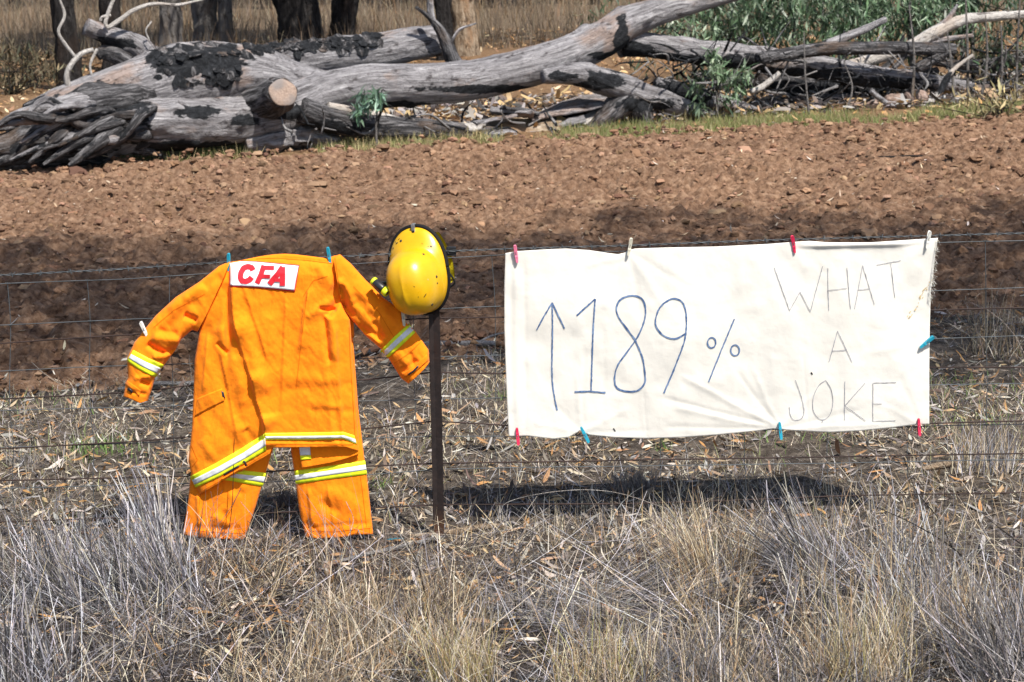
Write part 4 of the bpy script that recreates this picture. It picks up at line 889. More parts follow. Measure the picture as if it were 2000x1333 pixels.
rs = garment('right_sleeve', jk, [(666, 588), (660, 560), (655, 530), (652, 512), (655, 500)], [(798, 750), (812, 738), (828, 722), (839, 708)],
             [(666, 588), (670, 603), (689, 627), (713, 655), (742, 680), (759, 701), (784, 740), (798, 750)], [(655, 500), (664, 497), (685, 515), (713, 546), (749, 582), (784, 606), (787, 625), (812, 648), (837, 684), (839, 708)], 130, 50, JY-.004, .040,
             [(668, 592, 720, 652, 8, -.020), (690, 618, 740, 675, 7, .012), (664, 548, 690, 590, 8, .010), (668, 560, 675, 600, 7, -.016), (700, 640, 745, 660, 7, -.012), (720, 600, 770, 640, 12, .008), (730, 630, 750, 660, 6, -.009), (690, 580, 730, 620, 9, -.008),
              (785, 725, 815, 705, 5, -.007), (780, 690, 800, 720, 7, .007), (760, 600, 790, 640, 8, -.006), (800, 690, 812, 720, 5, -.006)], wr=.007, seed=9, backk=.8)
ls.name = 'sleeve'; rs.name = 'sleeve'
bb, bls, brs = bvh_of([body]), bvh_of([ls]), bvh_of([rs])
# badge with red letters
sheet('badge_border', [(448, 512.5), (470, 509), (500, 510.5), (585, 518)], [(448, 560), (500, 562.5), (576, 570.5)], 40, 16, 'red_print', jk, bb, .004)
badge = sheet('badge', [(449.2, 514.5), (470, 511), (500, 512), (583, 520)], [(449.2, 557.5), (500, 560.5), (574.5, 567.5)], 40, 16, 'white_patch', jk, bb, .0062)
def z7(*p): return [(400+x*.15, 470+y*.15) for x, y in p]
LET = {'C': [(z7((628, 388), (610, 352), (560, 338), (505, 358), (470, 420), (462, 480), (480, 525), (530, 535), (580, 515), (610, 478)), 10.5)],
       'F': [(z7((770, 325), (733, 440), (680, 560)), 10), (z7((745, 352), (902, 358)), 8), (z7((715, 466), (850, 472)), 7.5)],
       'A': [(z7((1015, 345), (950, 440), (840, 570)), 10.5), (z7((1012, 345), (1012, 470), (1010, 592)), 10.5), (z7((905, 515), (1020, 520)), 7)]}
for ch, st_ in LET.items():
    pt = [stroke_geo(P, wd, bb, .0085+.0004*i, 2.0, 0, vary=0) for i, (P, wd) in enumerate(st_)]
    V, F = join(pt); obj('letter', V, F, MAT['red_print'], badge)
# hem bands
sheet('lime_band', [(371, 931), (420, 906), (470, 877), (516, 847.5)], [(382, 953), (430, 931), (480, 904), (520, 880)], 60, 8, 'lime_tape', jk, bb, .004)
sheet('silver_band', [(375, 938), (425, 913), (475, 885), (518, 856)], [(379.5, 947), (430, 923), (480, 895), (519, 871)], 60, 5, 'silver_tape', jk, bb, .0055)
sheet('lime_band', [(517, 846.5), (600, 845.5), (670, 844), (692, 851)], [(519, 860), (600, 860.5), (670, 858), (697, 868)], 60, 6, 'lime_tape', jk, bb, .004)
sheet('silver_band', [(518, 853), (600, 852), (672, 851), (694, 858)], [(519, 857), (600, 857.5), (671, 856), (696, 866)], 60, 4, 'silver_tape', jk, bb, .0055)
sheet('hem_tab', [(432, 935), (455, 922), (477, 909)], [(437, 943), (460, 930), (483, 915)], 16, 4, 'orange_cotton', jk, bb, .009, .006)
sheet('tab_slot', [(436, 926), (452, 917), (466, 909)], [(438, 930), (455, 920), (468, 912)], 10, 3, 'black_plastic', jk, bb, .0045)
sheet('tab_slot', [(474, 901), (478, 900)], [(480, 911), (484, 910)], 5, 4, 'black_plastic', jk, bb, .0095)
# sleeve bands, cuffs and straps
sheet('lime_band', [(260, 684), (290, 700), (320, 713)], [(247, 705), (275, 724), (304, 738)], 30, 8, 'lime_tape', jk, bls, .004)
sheet('silver_band', [(256, 692), (284, 707), (315, 720)], [(251, 700), (279, 717), (309, 731)], 30, 5, 'silver_tape', jk, bls, .0055)
sheet('lime_band', [(742, 686), (770, 658), (799, 632)], [(757, 700), (785, 675), (811, 650)], 30, 8, 'lime_tape', jk, brs, .004)
sheet('silver_band', [(746, 690), (774, 663), (802, 637)], [(753, 696), (781, 669.5), (808, 645)], 30, 5, 'silver_tape', jk, brs, .0055)
sheet('cuff_strap', [(247, 743), (262, 753), (276, 763)], [(244, 750), (258, 761), (272, 774)], 16, 5, 'orange_cotton', jk, bls, .006, .005)
sheet('strap_slot', [(250, 757), (260, 764)], [(248, 761), (257, 769)], 6, 3, 'black_plastic', jk, bls, .0075)
sheet('cuff_strap', [(784, 731), (806, 717), (834, 692)], [(789, 738), (812, 725), (838, 703)], 18, 5, 'orange_cotton', jk, brs, .006, .005)
sheet('strap_slot', [(796, 731), (806, 724), (816, 714)], [(798, 734), (809, 727), (818, 717)], 8, 3, 'black_plastic', jk, brs, .0075)
# pocket flap, seams
sheet('pocket_flap', [(386, 778), (410, 768), (434, 759)], [(380, 814), (408, 798), (438, 783)], 24, 10, 'orange_cotton', jk, bb, .005, .005)
sheet('flap_tab', [(432, 764), (437, 766)], [(434, 775), (440, 779)], 5, 5, 'black_plastic', jk, bb, .0055)
for P in ([(600, 572), (594, 620), (586, 690), (578, 760)], [(640, 540), (612, 548), (592, 580)], [(372, 915), (386, 900), (372, 868)], [(500, 506), (540, 504.5), (600, 509), (648, 515)], [(528, 868), (600, 868.5), (690, 869)], [(394, 960), (460, 922), (524, 884)],
          [(440, 540), (420, 580), (400, 618), (388, 648)], [(682, 640), (684, 700), (688, 760), (694, 860)]):
    V, F = stroke_geo(P, 1.0, bb, .0015, 5, .3); obj('seam', V, F, MAT['orange_thread'], jk)
for P, bv in (([(655, 505), (660, 545), (668, 585)], brs), ([(770, 710), (800, 690), (822, 668)], brs), ([(690, 560), (740, 610), (770, 660)], brs), ([(246, 728), (272, 742), (296, 752)], bls), ([(300, 640), (340, 606), (400, 575)], bls)):
    V, F = stroke_geo(P, .9, bv, .0015, 5, .3); obj('seam', V, F, MAT['orange_thread'], jk)
for P, bv in (([(372, 1036), (430, 1041), (478, 1042)], bl_), ([(600, 1037), (650, 1039), (724, 1032)], br_), ([(700, 905), (708, 960), (716, 1030)], br_), ([(392, 960), (388, 1000), (384, 1040)], bl_)):
    V, F = stroke_geo(P, .9, bv, .0015, 5, .3); obj('seam', V, F, MAT['orange_thread'], tro)
# front panel of the jacket seen under the hem, behind
fp = garment('front_hem', jk, [(584, 855), (640, 855), (700, 860)], [(589, 915), (645, 905), (676, 896), (703, 886)], [(584, 855), (584, 876), (589, 915)], [(700, 860), (703, 886)], 24, 40, TY-.045, .008, [(600, 880, 690, 885, 10, -.006)], wr=.003, seed=13)
bfp = bvh_of([fp])
sheet('silver_band', [(584, 870), (605, 870)], [(586, 890), (607, 889)], 10, 8, 'silver_tape', jk, bfp, .004)
sheet('lime_band', [(586, 890.5), (607, 889.5)], [(587, 899), (608, 897)], 10, 5, 'lime_tape', jk, bfp, .004)

# ================================================================== BANNER
bnp = at(1400, 855, FY-.02)
ban = thing('banner', (bnp[0], FY-.02, bnp[2]), 'cream calico banner with hand drawn lettering pegged along the wire fence', 'banner')
def banner_cloth():
    top = [(987, 495), (1010, 491), (1060, 488), (1105, 486), (1150, 489), (1190, 495), (1207, 497), (1220, 494), (1228, 489), (1240, 486), (1300, 484), (1400, 482), (1500, 477), (1550, 473), (1580, 471), (1620, 474), (1700, 474), (1760, 470), (1832, 465)]
    left = [(987, 495), (985, 560), (985, 640), (987, 700), (990, 780), (992, 820), (994, 853)]
    bottom = [(994, 853), (1030, 852), (1080, 858), (1110, 855), (1133, 842), (1150, 850), (1200, 855), (1260, 857), (1330, 855), (1400, 850), (1480, 842), (1510, 838), (1560, 842), (1620, 845), (1680, 842), (1740, 836), (1790, 830), (1815, 829)]
    right = [(1832, 465), (1826, 500), (1822, 540), (1818, 570), (1816, 640), (1815, 720), (1815, 829)]
    nv, nu = 150, 330
    S, u, v = coons(top, bottom, left, right, nv, nu); px, py = S[..., 0], S[..., 1]
    folds = [(1008, 510, 1012, 840, 7, .007), (1024, 520, 1026, 840, 5, -.006), (998, 520, 1000, 830, 5, -.005), (1228, 495, 1180, 600, 7, .006), (1228, 495, 1300, 600, 9, .007), (1228, 495, 1345, 560, 7, -.006), (1228, 495, 1255, 640, 7, -.005), (1228, 497, 1150, 520, 6, .006),
             (1521, 836, 1340, 740, 6, .009), (1521, 836, 1300, 780, 5, -.008), (1521, 838, 1330, 800, 6, .008), (1521, 838, 1310, 835, 5, -.006), (1521, 835, 1440, 730, 5, -.006), (1521, 835, 1470, 720, 5, .005), (1521, 838, 1600, 760, 6, .006), (1521, 839, 1680, 800, 6, -.006), (1521, 840, 1720, 828, 5, .006),
             (1135, 843, 1125, 740, 5, .005), (1135, 843, 1080, 790, 6, -.005), (1135, 845, 1050, 830, 6, .005), (1135, 845, 1220, 800, 7, .006), (1135, 845, 1260, 840, 6, -.005), (1135, 843, 1140, 690, 5, -.004), (1551, 480, 1500, 560, 8, .004), (1551, 480, 1620, 540, 8, -.004), (1812, 480, 1700, 560, 8, .004), (1812, 480, 1790, 600, 7, .004),
             (1795, 830, 1700, 780, 6, .005), (1795, 830, 1760, 740, 6, -.004), (1804, 668, 1700, 690, 7, .004), (1804, 668, 1690, 640, 8, -.003), (1120, 520, 1140, 800, 10, .003), (1180, 640, 1175, 820, 6, -.003), (1030, 700, 1100, 840, 8, .003), (1560, 487, 1790, 480, 4, -.008), (1255, 700, 1262, 850, 2.5, -.003), (1570, 700, 1578, 840, 2.5, -.003)]
    D = 0.30*foldmap(px, py, folds)+.016*2*(fbm(px/120, py/150, 0, 3, 21)-.5)+.003*(fbm(px/25, py/30, 0, 3, 22)-.5)
    D += .012*np.sin(np.pi*u)*np.sin(np.pi*np.clip(v, 0, 1))
    # the top edge is rolled over towards the viewer between the right hand pegs
    roll = np.exp(-((py-(478+.02*(1700-px)))/7)**2)*np.clip((px-1560)/40, 0, 1)*np.clip((1790-px)/40, 0, 1); D += .012*roll
    Y = FY-.022-D
    Vf = at_v(px, py, Y).reshape(-1, 3); Vb = at_v(px, py, Y+.002).reshape(-1, 3); N = nv*nu; F = gridF(nv, nu)
    bd = list(range(nu))+[i*nu+nu-1 for i in range(1, nv)]+[(nv-1)*nu+j for j in range(nu-2, -1, -1)]+[i*nu for i in range(nv-2, 0, -1)]
    sk = np.array([(bd[i], bd[(i+1) % len(bd)], bd[(i+1) % len(bd)]+N, bd[i]+N) for i in range(len(bd))])
    return obj('cloth', np.vstack([Vf, Vb]), np.vstack([F[:, ::-1], F+N, sk]), MAT['calico'], ban)
cloth = banner_cloth(); bc = bvh_of([cloth])
def z6(*p): return [(960+x*.3525, 430+y*.3526) for x, y in p]
def z8(*p): return [(1440+x*.3526, 430+y*.3526) for x, y in p]
def smoothc(P, n=60): return catmull(np.array(P), n)
def ell(cx, cy, a, b): return [(cx+a*math.cos(t), cy+b*math.sin(t)) for t in np.linspace(-1.5, 4.9, 30)]
def glyph(name, strokes, wd, mat):
    pt = [stroke_geo(P, wd, bc, .0022+.0002*i, 3.0, .5) for i, P in enumerate(strokes)]
    V, F = join(pt); return obj(name, V, F, MAT[mat], ban)
W1, W2 = 3.1, 1.2
glyph('arrow', [smoothc(z6((336, 458), (338, 600), (335, 850), (345, 960), (364, 1055))), z6((250, 610), (290, 535), (336, 458)), z6((336, 458), (370, 530), (405, 602))], W1*.9, 'blue_ink')
glyph('digit', [z6((472, 530), (574, 438)), smoothc(z6((574, 438), (562, 640), (552, 945))), z6((460, 953), (540, 949), (632, 957))], W1, 'blue_ink')
glyph('digit', [smoothc(z6((797, 665), (740, 590), (700, 530), (693, 480), (720, 437), (775, 420), (828, 432), (852, 480), (850, 545), (828, 610), (797, 668), (745, 740), (697, 810), (682, 880), (695, 930), (750, 950), (810, 945), (848, 905), (850, 850), (835, 760), (797, 668)), 160)], W1, 'blue_ink')
glyph('digit', [smoothc(z6((1075, 630), (1020, 658), (960, 645), (920, 605), (908, 560), (930, 490), (980, 445), (1025, 437), (1060, 460), (1077, 510), (1080, 580), (1075, 640), (1060, 700), (1010, 830), (955, 960)), 120)], W1, 'blue_ink')
glyph('percent_sign', [smoothc(z6((1346, 548), (1270, 730), (1203, 898))), z6(*ell(1220, 680, 23, 29)), z6(*ell(1350, 722, 24, 30))], W1*.85, 'blue_ink')
for st_ in ([z8((205, 265), (290, 502)), z8((290, 502), (348, 400)), z8((348, 400), (405, 508)), z8((405, 508), (473, 257))], [z8((502, 265), (503, 390), (507, 502)), z8((608, 263), (618, 400), (628, 495)), z8((503, 391), (608, 378))],
            [z8((650, 493), (695, 252)), z8((695, 252), (760, 468)), z8((668, 388), (735, 380))], [z8((772, 250), (905, 226)), z8((851, 240), (860, 320), (873, 430))],
            [z8((508, 787), (556, 615)), z8((556, 615), (636, 787)), z8((525, 727), (605, 720))],
            [smoothc(z8((322, 888), (355, 980), (370, 1060), (355, 1100), (315, 1108), (295, 1085), (288, 1037)))], [smoothc(z8((490, 888), (450, 920), (423, 980), (420, 1050), (445, 1095), (480, 1106), (515, 1075), (530, 1010), (520, 940), (490, 888))), z8((475, 1106), (470, 1122))],
            [z8((596, 895), (594, 1110)), z8((707, 905), (596, 1030)), z8((596, 1030), (710, 1112))], [z8((880, 900), (752, 903)), z8((752, 903), (752, 1115)), z8((752, 1115), (877, 1112)), z8((752, 1018), (802, 1018))]):
    glyph('letter', st_, W2, 'grey_ink')
pt = []
for i in range(26):
    t = RNG.random(); x, y = 1773+44*t+RNG.normal(0, 2), 624-75*t+RNG.normal(0, 3); r = RNG.uniform(1, 3)
    pt.append(stroke_geo([(x, y), (x+r, y-r*1.6)], RNG.uniform(1, 2.6), bc, .0018+.00005*i, 1.5, 0))
V, F = join(pt); o = obj('stain', V, F, MAT['stain'], ban)
pt = [stroke_geo([(1198, 837), (1202, 843)], 2.2, bc, .002, 1.5, 0), stroke_geo([(1584, 728), (1587, 732)], 3, bc, .002, 1.5, 0)]
V, F = join(pt); obj('mark', V, F, MAT['black_rubber'], ban)
# frayed threads down the right edge
n = 150; ty = RNG.uniform(466, 585, n); b = np.array([at(np.interp(y, [465, 500, 540, 570, 600], [1831, 1826, 1822, 1818, 1817])-1.5, y, FY-.026) for y in ty])
V, F, C = blades(b, RNG.uniform(-.5, .5, n), RNG.normal(1.7, .5, n), RNG.normal(.6, .6, n), RNG.uniform(.008, .026, n), np.full(n, .0016), pick([(0.78, 0.75, 0.68)], n), 3, 'stem')
o = obj('frayed_thread', V, F, MAT['litter'], ban, col=C); o['kind'] = 'stuff'

# ================================================================== HELMET AND TORCH
hc = at(812, 535, FY-.07)
hel = thing('fire_helmet', hc, 'scuffed yellow fire helmet with black brim edging hung on the steel post', 'helmet')
axis = Vector((-.33, -.94, -.03)).normalized(); up = Vector((-.13, .12, 1)); up = (up-axis*up.dot(axis)).normalized(); rt = up.cross(axis).normalized()
if rt.x < 0: rt = -rt
A3, U3, R_3 = [np.array(q) for q in (axis, up, rt)]
def HP(r, u_, a): return hc+np.multiply.outer(r, R_3)+np.multiply.outer(u_, U3)+np.multiply.outer(a, A3)
nth = 72; th = np.linspace(0, 2*np.pi, nth, endpoint=False); ct, st2 = np.cos(th), np.sin(th)
def hring(rx_, ru, a, cu, sq=2.3, rl=0):
    e = 2/sq; c = np.sign(ct)*np.abs(ct)**e; s = np.sign(st2)*np.abs(st2)**e
    return (rx_*c, cu+ru*s, np.full(nth, a)+rl*np.clip(s, 0, 1))
BRX, BRU, BCU = .127, .180, .006
def hshell(d):
    rings = []
    for k in range(0, 15):
        t = k/14*math.pi/2; r = math.sin(t)**.82; h = .150*math.cos(t)**.80
        xx = np.abs(np.sign(ct)*np.abs(ct)**(2/2.3)*r); q_ = np.clip((.80-xx)/.14, 0, 1); ridge = .0075*q_*q_*(3-2*q_)*(1-r**5)+.004*np.exp(-(xx/.10)**2)*(1-r**4)
        q = hring(.1120*r+1e-4-d*r, .138*r+1e-4-d*r, h-d, -.030, 2.3); rings.append(HP(q[0], q[1], q[2]+ridge))
    for f, a in ((.12, -.004), (.35, -.009), (.6, -.014), (.8, -.020), (.92, -.026), (1.0, -.034)):
        q = hring(.112+(BRX-.112)*f, .138+(BRU-.138)*f, a-d, -.030+(BCU+.030)*f, 2.3-.1*f, -.03*f); rings.append(HP(*q))
    return rings
ro, ri = hshell(0), hshell(.0035); nr_ = len(ro)
V = np.vstack(ro+ri[::-1]); F = gridF(2*nr_, nth, True)
obj('shell', V, F, MAT['helmet_shell'], hel)
q = hring(BRX+.001, BRU+.001, -.036, BCU, 2.2, -.03); P = HP(*q); P = np.vstack([P, P[:1]])
V, F, G = tube(np.hstack([P, np.full((len(P), 1), .0092)]), 150, 10, smoothpath=False); obj('edge_trim', V, F, MAT['black_rubber'], hel)
bh = bvh_of([o for o in hel.children if o.name.startswith('shell')])
def zh(x, y): return 700+x*.195, 420+y*.195
def hdisc(x, y, r, mat, name='vent_hole', off=.0012, sx=1.0, ang=0.0):
    cx, cy = zh(x, y); d = Vector(ray(cx, cy)); h, nn, ix, ds = bh.ray_cast(cam_v, d)
    if h is None: return
    if nn.dot(d) > 0: nn = -nn
    a = nn.cross(Vector((0, 0, 1))).normalized(); b_ = nn.cross(a); a2 = a*math.cos(ang)+b_*math.sin(ang); b2 = -a*math.sin(ang)+b_*math.cos(ang)
    k = np.linspace(0, 2*np.pi, 14, endpoint=False)
    rings = [np.array(h+nn*o_)+np.outer(np.cos(k)*r*sx*s_, a2)+np.outer(np.sin(k)*r*s_, b2) for s_, o_ in ((1, -.003), (1, off), (.75, off+.0012), (.15, off+.0006))]
    obj(name, np.vstack(rings), gridF(4, 14, True), MAT[mat], hel)
for x, y, r in ((652, 396, .0052), (728, 317, .0042), (350, 335, .0032), (782, 620, .0056), (790, 685, .0034), (738, 900, .0056), (700, 318, .0018)): hdisc(x, y, r, 'black_plastic')
hdisc(425, 262, .0058, 'black_plastic', 'decal', .0004, 1.0); hdisc(385, 285, .0028, 'black_plastic', 'decal', .0004, 2.6, .8); hdisc(405, 245, .0012, 'black_plastic', 'decal', .0004, 5, .9); hdisc(372, 272, .001, 'black_plastic', 'decal', .0004, 3.5, -.6)
hdisc(668, 808, .0016, 'black_rubber', 'scuff', .0002, 6.5, .9); hdisc(560, 720, .0009, 'black_rubber', 'scuff', .0002, 5, -.4); hdisc(600, 825, .0010, 'black_rubber', 'scuff', .0002, 4, 1.2); hdisc(697, 650, .0012, 'stain', 'scuff', .0002, 3, 1.6); hdisc(640, 290, .0006, 'black_rubber', 'scuff', .0002, 8, -.3)
# metal clip on the front of the brim
cV = []
cx, cy = zh(520, 165); pc = np.array(bvh_of([o for o in hel.children if o.name.startswith('edge')]).find_nearest(Vector(at(*zh(522, 140), FY-.05)))[0])
vb, fb_ = boxV(-.006, .006, -.006, .006, -.021, .011); pl_ = [(vb @ np.array([R_3, A3, U3])+pc+A3*.010, fb_)]
vb, fb_ = boxV(-.005, .005, -.014, .008, .0095, .0145); pl_.append((vb @ np.array([R_3, A3, U3])+pc+A3*.004, fb_))
V, F = join(pl_); clip = obj('brim_clip', V, F, MAT['grey_metal'], hel, smooth=False)
vb, fb_ = boxV(-.0045, .0045, .006, .009, -.020, -.012); obj('clip_rivet', vb @ np.array([R_3, A3, U3])+pc+A3*.010, fb_, MAT['black_plastic'], clip, smooth=False)
# yellow neck flap behind the brim on the right, with its black strap end
nk = [(zh(720, 180), zh(806, 172)), (zh(760, 240), zh(858, 256)), (zh(800, 330), zh(925, 395)), (zh(830, 450), zh(955, 520)), (zh(850, 570), zh(962, 640)), (zh(870, 650), zh(915, 690))]
a = catmull(np.array([p[0] for p in nk]), 36); b_ = catmull(np.array([p[1] for p in nk]), 36); t = np.linspace(-.6, 1, 20)[None, :, None]; S = a[:, None]*(1-t)+b_[:, None]*t
D = .012*np.sin(S[..., 1]/7+S[..., 0]/11)+.01*np.sin(S[..., 0]/8); Yn = FY+.045-.035*np.clip(t[..., 0], 0, 1)+D*.35
Vf = at_v(S[..., 0], S[..., 1], Yn).reshape(-1, 3); Vb = at_v(S[..., 0], S[..., 1], Yn+.004).reshape(-1, 3); N = 720; F = gridF(36, 20)
bd = list(range(20))+[i*20+19 for i in range(1, 36)]+[35*20+j for j in range(18, -1, -1)]+[i*20 for i in range(34, 0, -1)]
sk = np.array([(bd[i], bd[(i+1) % len(bd)], bd[(i+1) % len(bd)]+N, bd[i]+N) for i in range(len(bd))])
obj('neck_flap', np.vstack([Vf, Vb]), np.vstack([F, F[:, ::-1]+N, sk]), MAT['neck_cloth'], hel)
k0 = at(881, 491, FY+.012); vb, fb_ = boxV(-.019, .019, -.010, .010, -.017, .017); vb = vb*(1+.12*RNG.random(vb.shape)); obj('strap_end', vb+k0, fb_, MAT['black_plastic'], hel, smooth=False)
k0 = at(888, 550, FY+.01); k1 = at(878, 562, FY+.02); V, F, G = tube([(*at(866, 520, FY+.02), .004), (*k0, .004), (*k1, .005)], 14, 6); obj('chin_strap', V, F, MAT['black_rubber'], hel)
# torch clipped at the left of the helmet
ta, tb_ = at(728, 548, FY-.115), at(755, 571, FY-.150); dx = (tb_-ta)/np.linalg.norm(tb_-ta)
tor = thing('torch', (ta+tb_)/2, 'small black torch with lime yellow ends clipped to the left side of the helmet', 'torch')
def cyl(name, prof, mat, parent, ns=20):
    u1 = np.cross(dx, [0, 0, 1]); u1 /= np.linalg.norm(u1); v1 = np.cross(dx, u1); k = np.linspace(0, 2*np.pi, ns, endpoint=False); L_ = np.linalg.norm(tb_-ta)
    rings = [ta+dx*L_*s_+np.outer(np.cos(k)*r_, u1)+np.outer(np.sin(k)*r_, v1) for s_, r_ in prof]
    return obj(name, np.vstack(rings), gridF(len(prof), ns, True), MAT[mat], parent)
cyl('body', [(0, .0003), (0, .012), (.15, .0155), (.2, .0180), (.72, .0180), (.78, .0165), (.78, .001)], 'black_plastic', tor)
cyl('tail_ring', [(.02, .0150), (.0, .0175), (.12, .0185), (.16, .0150)], 'torch_yellow', tor)
hd = cyl('head', [(.80, .0125), (.82, .0195), (1.0, .0200), (1.08, .0190), (1.10, .0145), (1.06, .0130)], 'torch_yellow', tor)
cyl('lens', [(1.05, .0130), (1.075, .0128), (1.085, .008), (1.088, .0005)], 'lens_glass', hd)
vb, fb_ = boxV(-.010, .018, -.006, .006, -.006, .006); obj('bracket', vb+(ta+tb_)/2+np.array([.014, .022, .008]), fb_, MAT['black_plastic'], tor, smooth=False)

# ================================================================== CLOTHES PEGS
def half(sign):
    zs = [(-.036, .0012, .0035), (-.030, .0010, .0055), (-.018, .0012, .0060), (-.010, .0028, .0068), (0, .0016, .0068), (.012, .0036, .0070), (.028, .0062, .0068), (.036, .0080, .0056), (.0375, .0088, .003)]
    V = []
    for z, g_, w_ in zs: V += [(-w_, sign*g_, z), (w_, sign*g_, z), (w_*.85, sign*(g_+.0048), z), (-w_*.85, sign*(g_+.0048), z)]
    n = len(zs); F = gridF(n, 4, True); F = np.vstack([F, [(0, 1, 2, 3)], [(4*n-1, 4*n-2, 4*n-3, 4*n-4)]])
    return np.array(V), F
hm = [mesh_np('jaw', *half(s_), smooth=False) for s_ in (-1, 1)]
t_ = np.linspace(0, 6*np.pi, 60); sV, sF, sG = tube(np.stack([-.0062+.0125*t_/(6*np.pi), .0062*np.cos(t_), .0045*np.sin(t_)-.001, np.full(60, .0011)], -1), 90, 5)
v2_, f2_, g_ = tube([(0, -.0066, -.004, .0014), (0, -.0078, .006, .0014), (0, -.0072, .016, .0012)], 10, 5)
spm = mesh_np('spring', *join([(sV, sF), (v2_, f2_)])); spm.materials.append(MAT['spring_steel'])
hms = {}
def peg(px, py, ang, color, label, Y=-.03, tiltx=0.0):
    p = at(px, py, FY+Y); t = thing('clothes_peg', p, label, 'clothes peg', 'clothes pegs on the fence'); t.rotation_euler = (tiltx, math.radians(ang)+.0, 0)
    for k in range(2):
        if (k, color) not in hms: mm = hm[k].copy(); mm.materials.append(MAT[color+'_plastic']); hms[(k, color)] = mm
        o = bpy.data.objects.new('jaw', hms[(k, color)]); COL.objects.link(o); o.parent = t
    o = bpy.data.objects.new('spring', spm); COL.objects.link(o); o.parent = t
    return t
peg(446.5, 513, 2, 'blue', 'blue clothes peg holding the left shoulder of the orange jacket beside its badge', -.062)
peg(643, 501, -8, 'blue', 'blue clothes peg holding the right shoulder of the orange jacket', -.064)
peg(282, 645, -22, 'white', 'white clothes peg on the left sleeve of the orange jacket', -.085)
peg(788, 622, -4, 'cream', 'dull cream clothes peg at the right sleeve just below the helmet', -.075)
peg(1008, 497, -7, 'pink', 'pale pink clothes peg at the top left corner of the banner')
peg(1230, 483, 12, 'cream', 'cream clothes peg pinching the dip in the top edge of the banner')
peg(1550, 478, -9, 'red', 'red clothes peg on the top edge of the banner above the word WHAT')
peg(1813, 469, 10, 'white', 'white clothes peg at the top right corner of the banner')
peg(1810, 669, 50, 'blue', 'light blue clothes peg slanting on the right edge of the banner')
peg(1795, 834, 180-4, 'red', 'red clothes peg at the bottom right corner of the banner')
peg(1524, 841, 180-6, 'blue', 'dark blue clothes peg gathering the bottom edge below the word JOKE')
peg(1142, 849, 180-26, 'blue', 'blue clothes peg slanting on the bottom edge below the number')
peg(1011, 852, 180-4, 'red', 'red clothes peg at the bottom left corner of the banner')
q = ground_pt(772, 1060); bp = thing('broken_peg', q+np.array([0, -.0, .022]), 'broken blue peg half lying in the leaves near the post', 'clothes peg'); bp.rotation_euler = (1.3, .3, 1.15)
o = bpy.data.objects.new('jaw', hms[(0, 'blue')]); COL.objects.link(o); o.parent = bp

# ================================================================== STICKS ON THE GROUND
def stick(name, pts, mat, label, cat='branch', lift=.5, zf=gzn, subs=()):
    c = []
    for x, y, r in pts:
        g_ = ground_pt(x, y); rr_ = r*mpp(g_[1]); g_[2] = zf(g_[0], g_[1])+rr_*lift; c.append((*g_, rr_))
    t = thing(name, c[len(c)//2][:3], label, cat)
    V, F, G = tube(c, 90, 12, .12, random.randint(0, 99), .05, knot=.4); obj('stem', V, F, MAT[mat], t, attrs={'grain': G, 'char': np.zeros(len(V))})
    for s_ in subs:
        c = []
        for x, y, r in s_:
            g_ = ground_pt(x, y); rr_ = r*mpp(g_[1]); g_[2] = zf(g_[0], g_[1])+rr_*lift+.02; c.append((*g_, rr_))
        V, F, G = tube(c, 40, 8, .12, 3, .05); obj('twig', V, F, MAT[mat], t, attrs={'grain': G, 'char': np.zeros(len(V))})
    return t
stick('long_branch', [(230, 765, 3.5), (300, 757, 4.5), (375, 754, 4.5), (480, 735, 5), (600, 715, 5.5), (690, 702, 6), (760, 694, 6), (835, 686, 6.5), (900, 680, 6.5), (960, 681, 6), (990, 688, 5)], 'grey_branch', 'long grey fallen branch lying behind the fence at the edge of the ploughed soil', lift=1.8,
      subs=[[(930, 680, 3), (960, 668, 2.5), (985, 663, 2)]])
stick('stick', [(650, 1104, 3), (700, 1092, 4), (760, 1078, 4), (830, 1062, 4), (868, 1048, 3)], 'grey_branch', 'grey stick lying on the litter in front of the post', lift=2.2)
stick('stick', [(1690, 322, 1.5), (1740, 323, 2), (1790, 318, 2.2), (1862, 320, 1.8)], 'dark_bark', 'thin dark stick lying on the far part of the ploughed field', zf=field_z, lift=2)
stick('stick', [(940, 882, 5), (905, 884, 6), (1000, 878, 4)][1:], 'dark_bark', 'short dark stick lying right of the post behind the fence', lift=1)
stick('stick', [(1395, 996, 4), (1440, 992, 5), (1495, 985, 4)], 'dark_bark', 'short brown stick in the shade below the banner', lift=1)
stick('bark_strip', [(1800, 925, 5), (1850, 918, 7), (1900, 916, 5)], 'patchy_bark', 'curled brown bark strip in the litter right of the banner', 'bark', 1)
stick('bark_strip', [(800, 1048, 3), (880, 1040, 7), (960, 1030, 6), (1010, 1040, 3)], 'patchy_bark', 'long tan bark strip lying right of the foot of the post', 'bark', 1)
stick('bark_strip', [(1240, 1000, 4), (1262, 982, 6), (1275, 965, 4)], 'patchy_bark', 'reddish brown bark strip leaning below the middle of the banner', 'bark', 3)

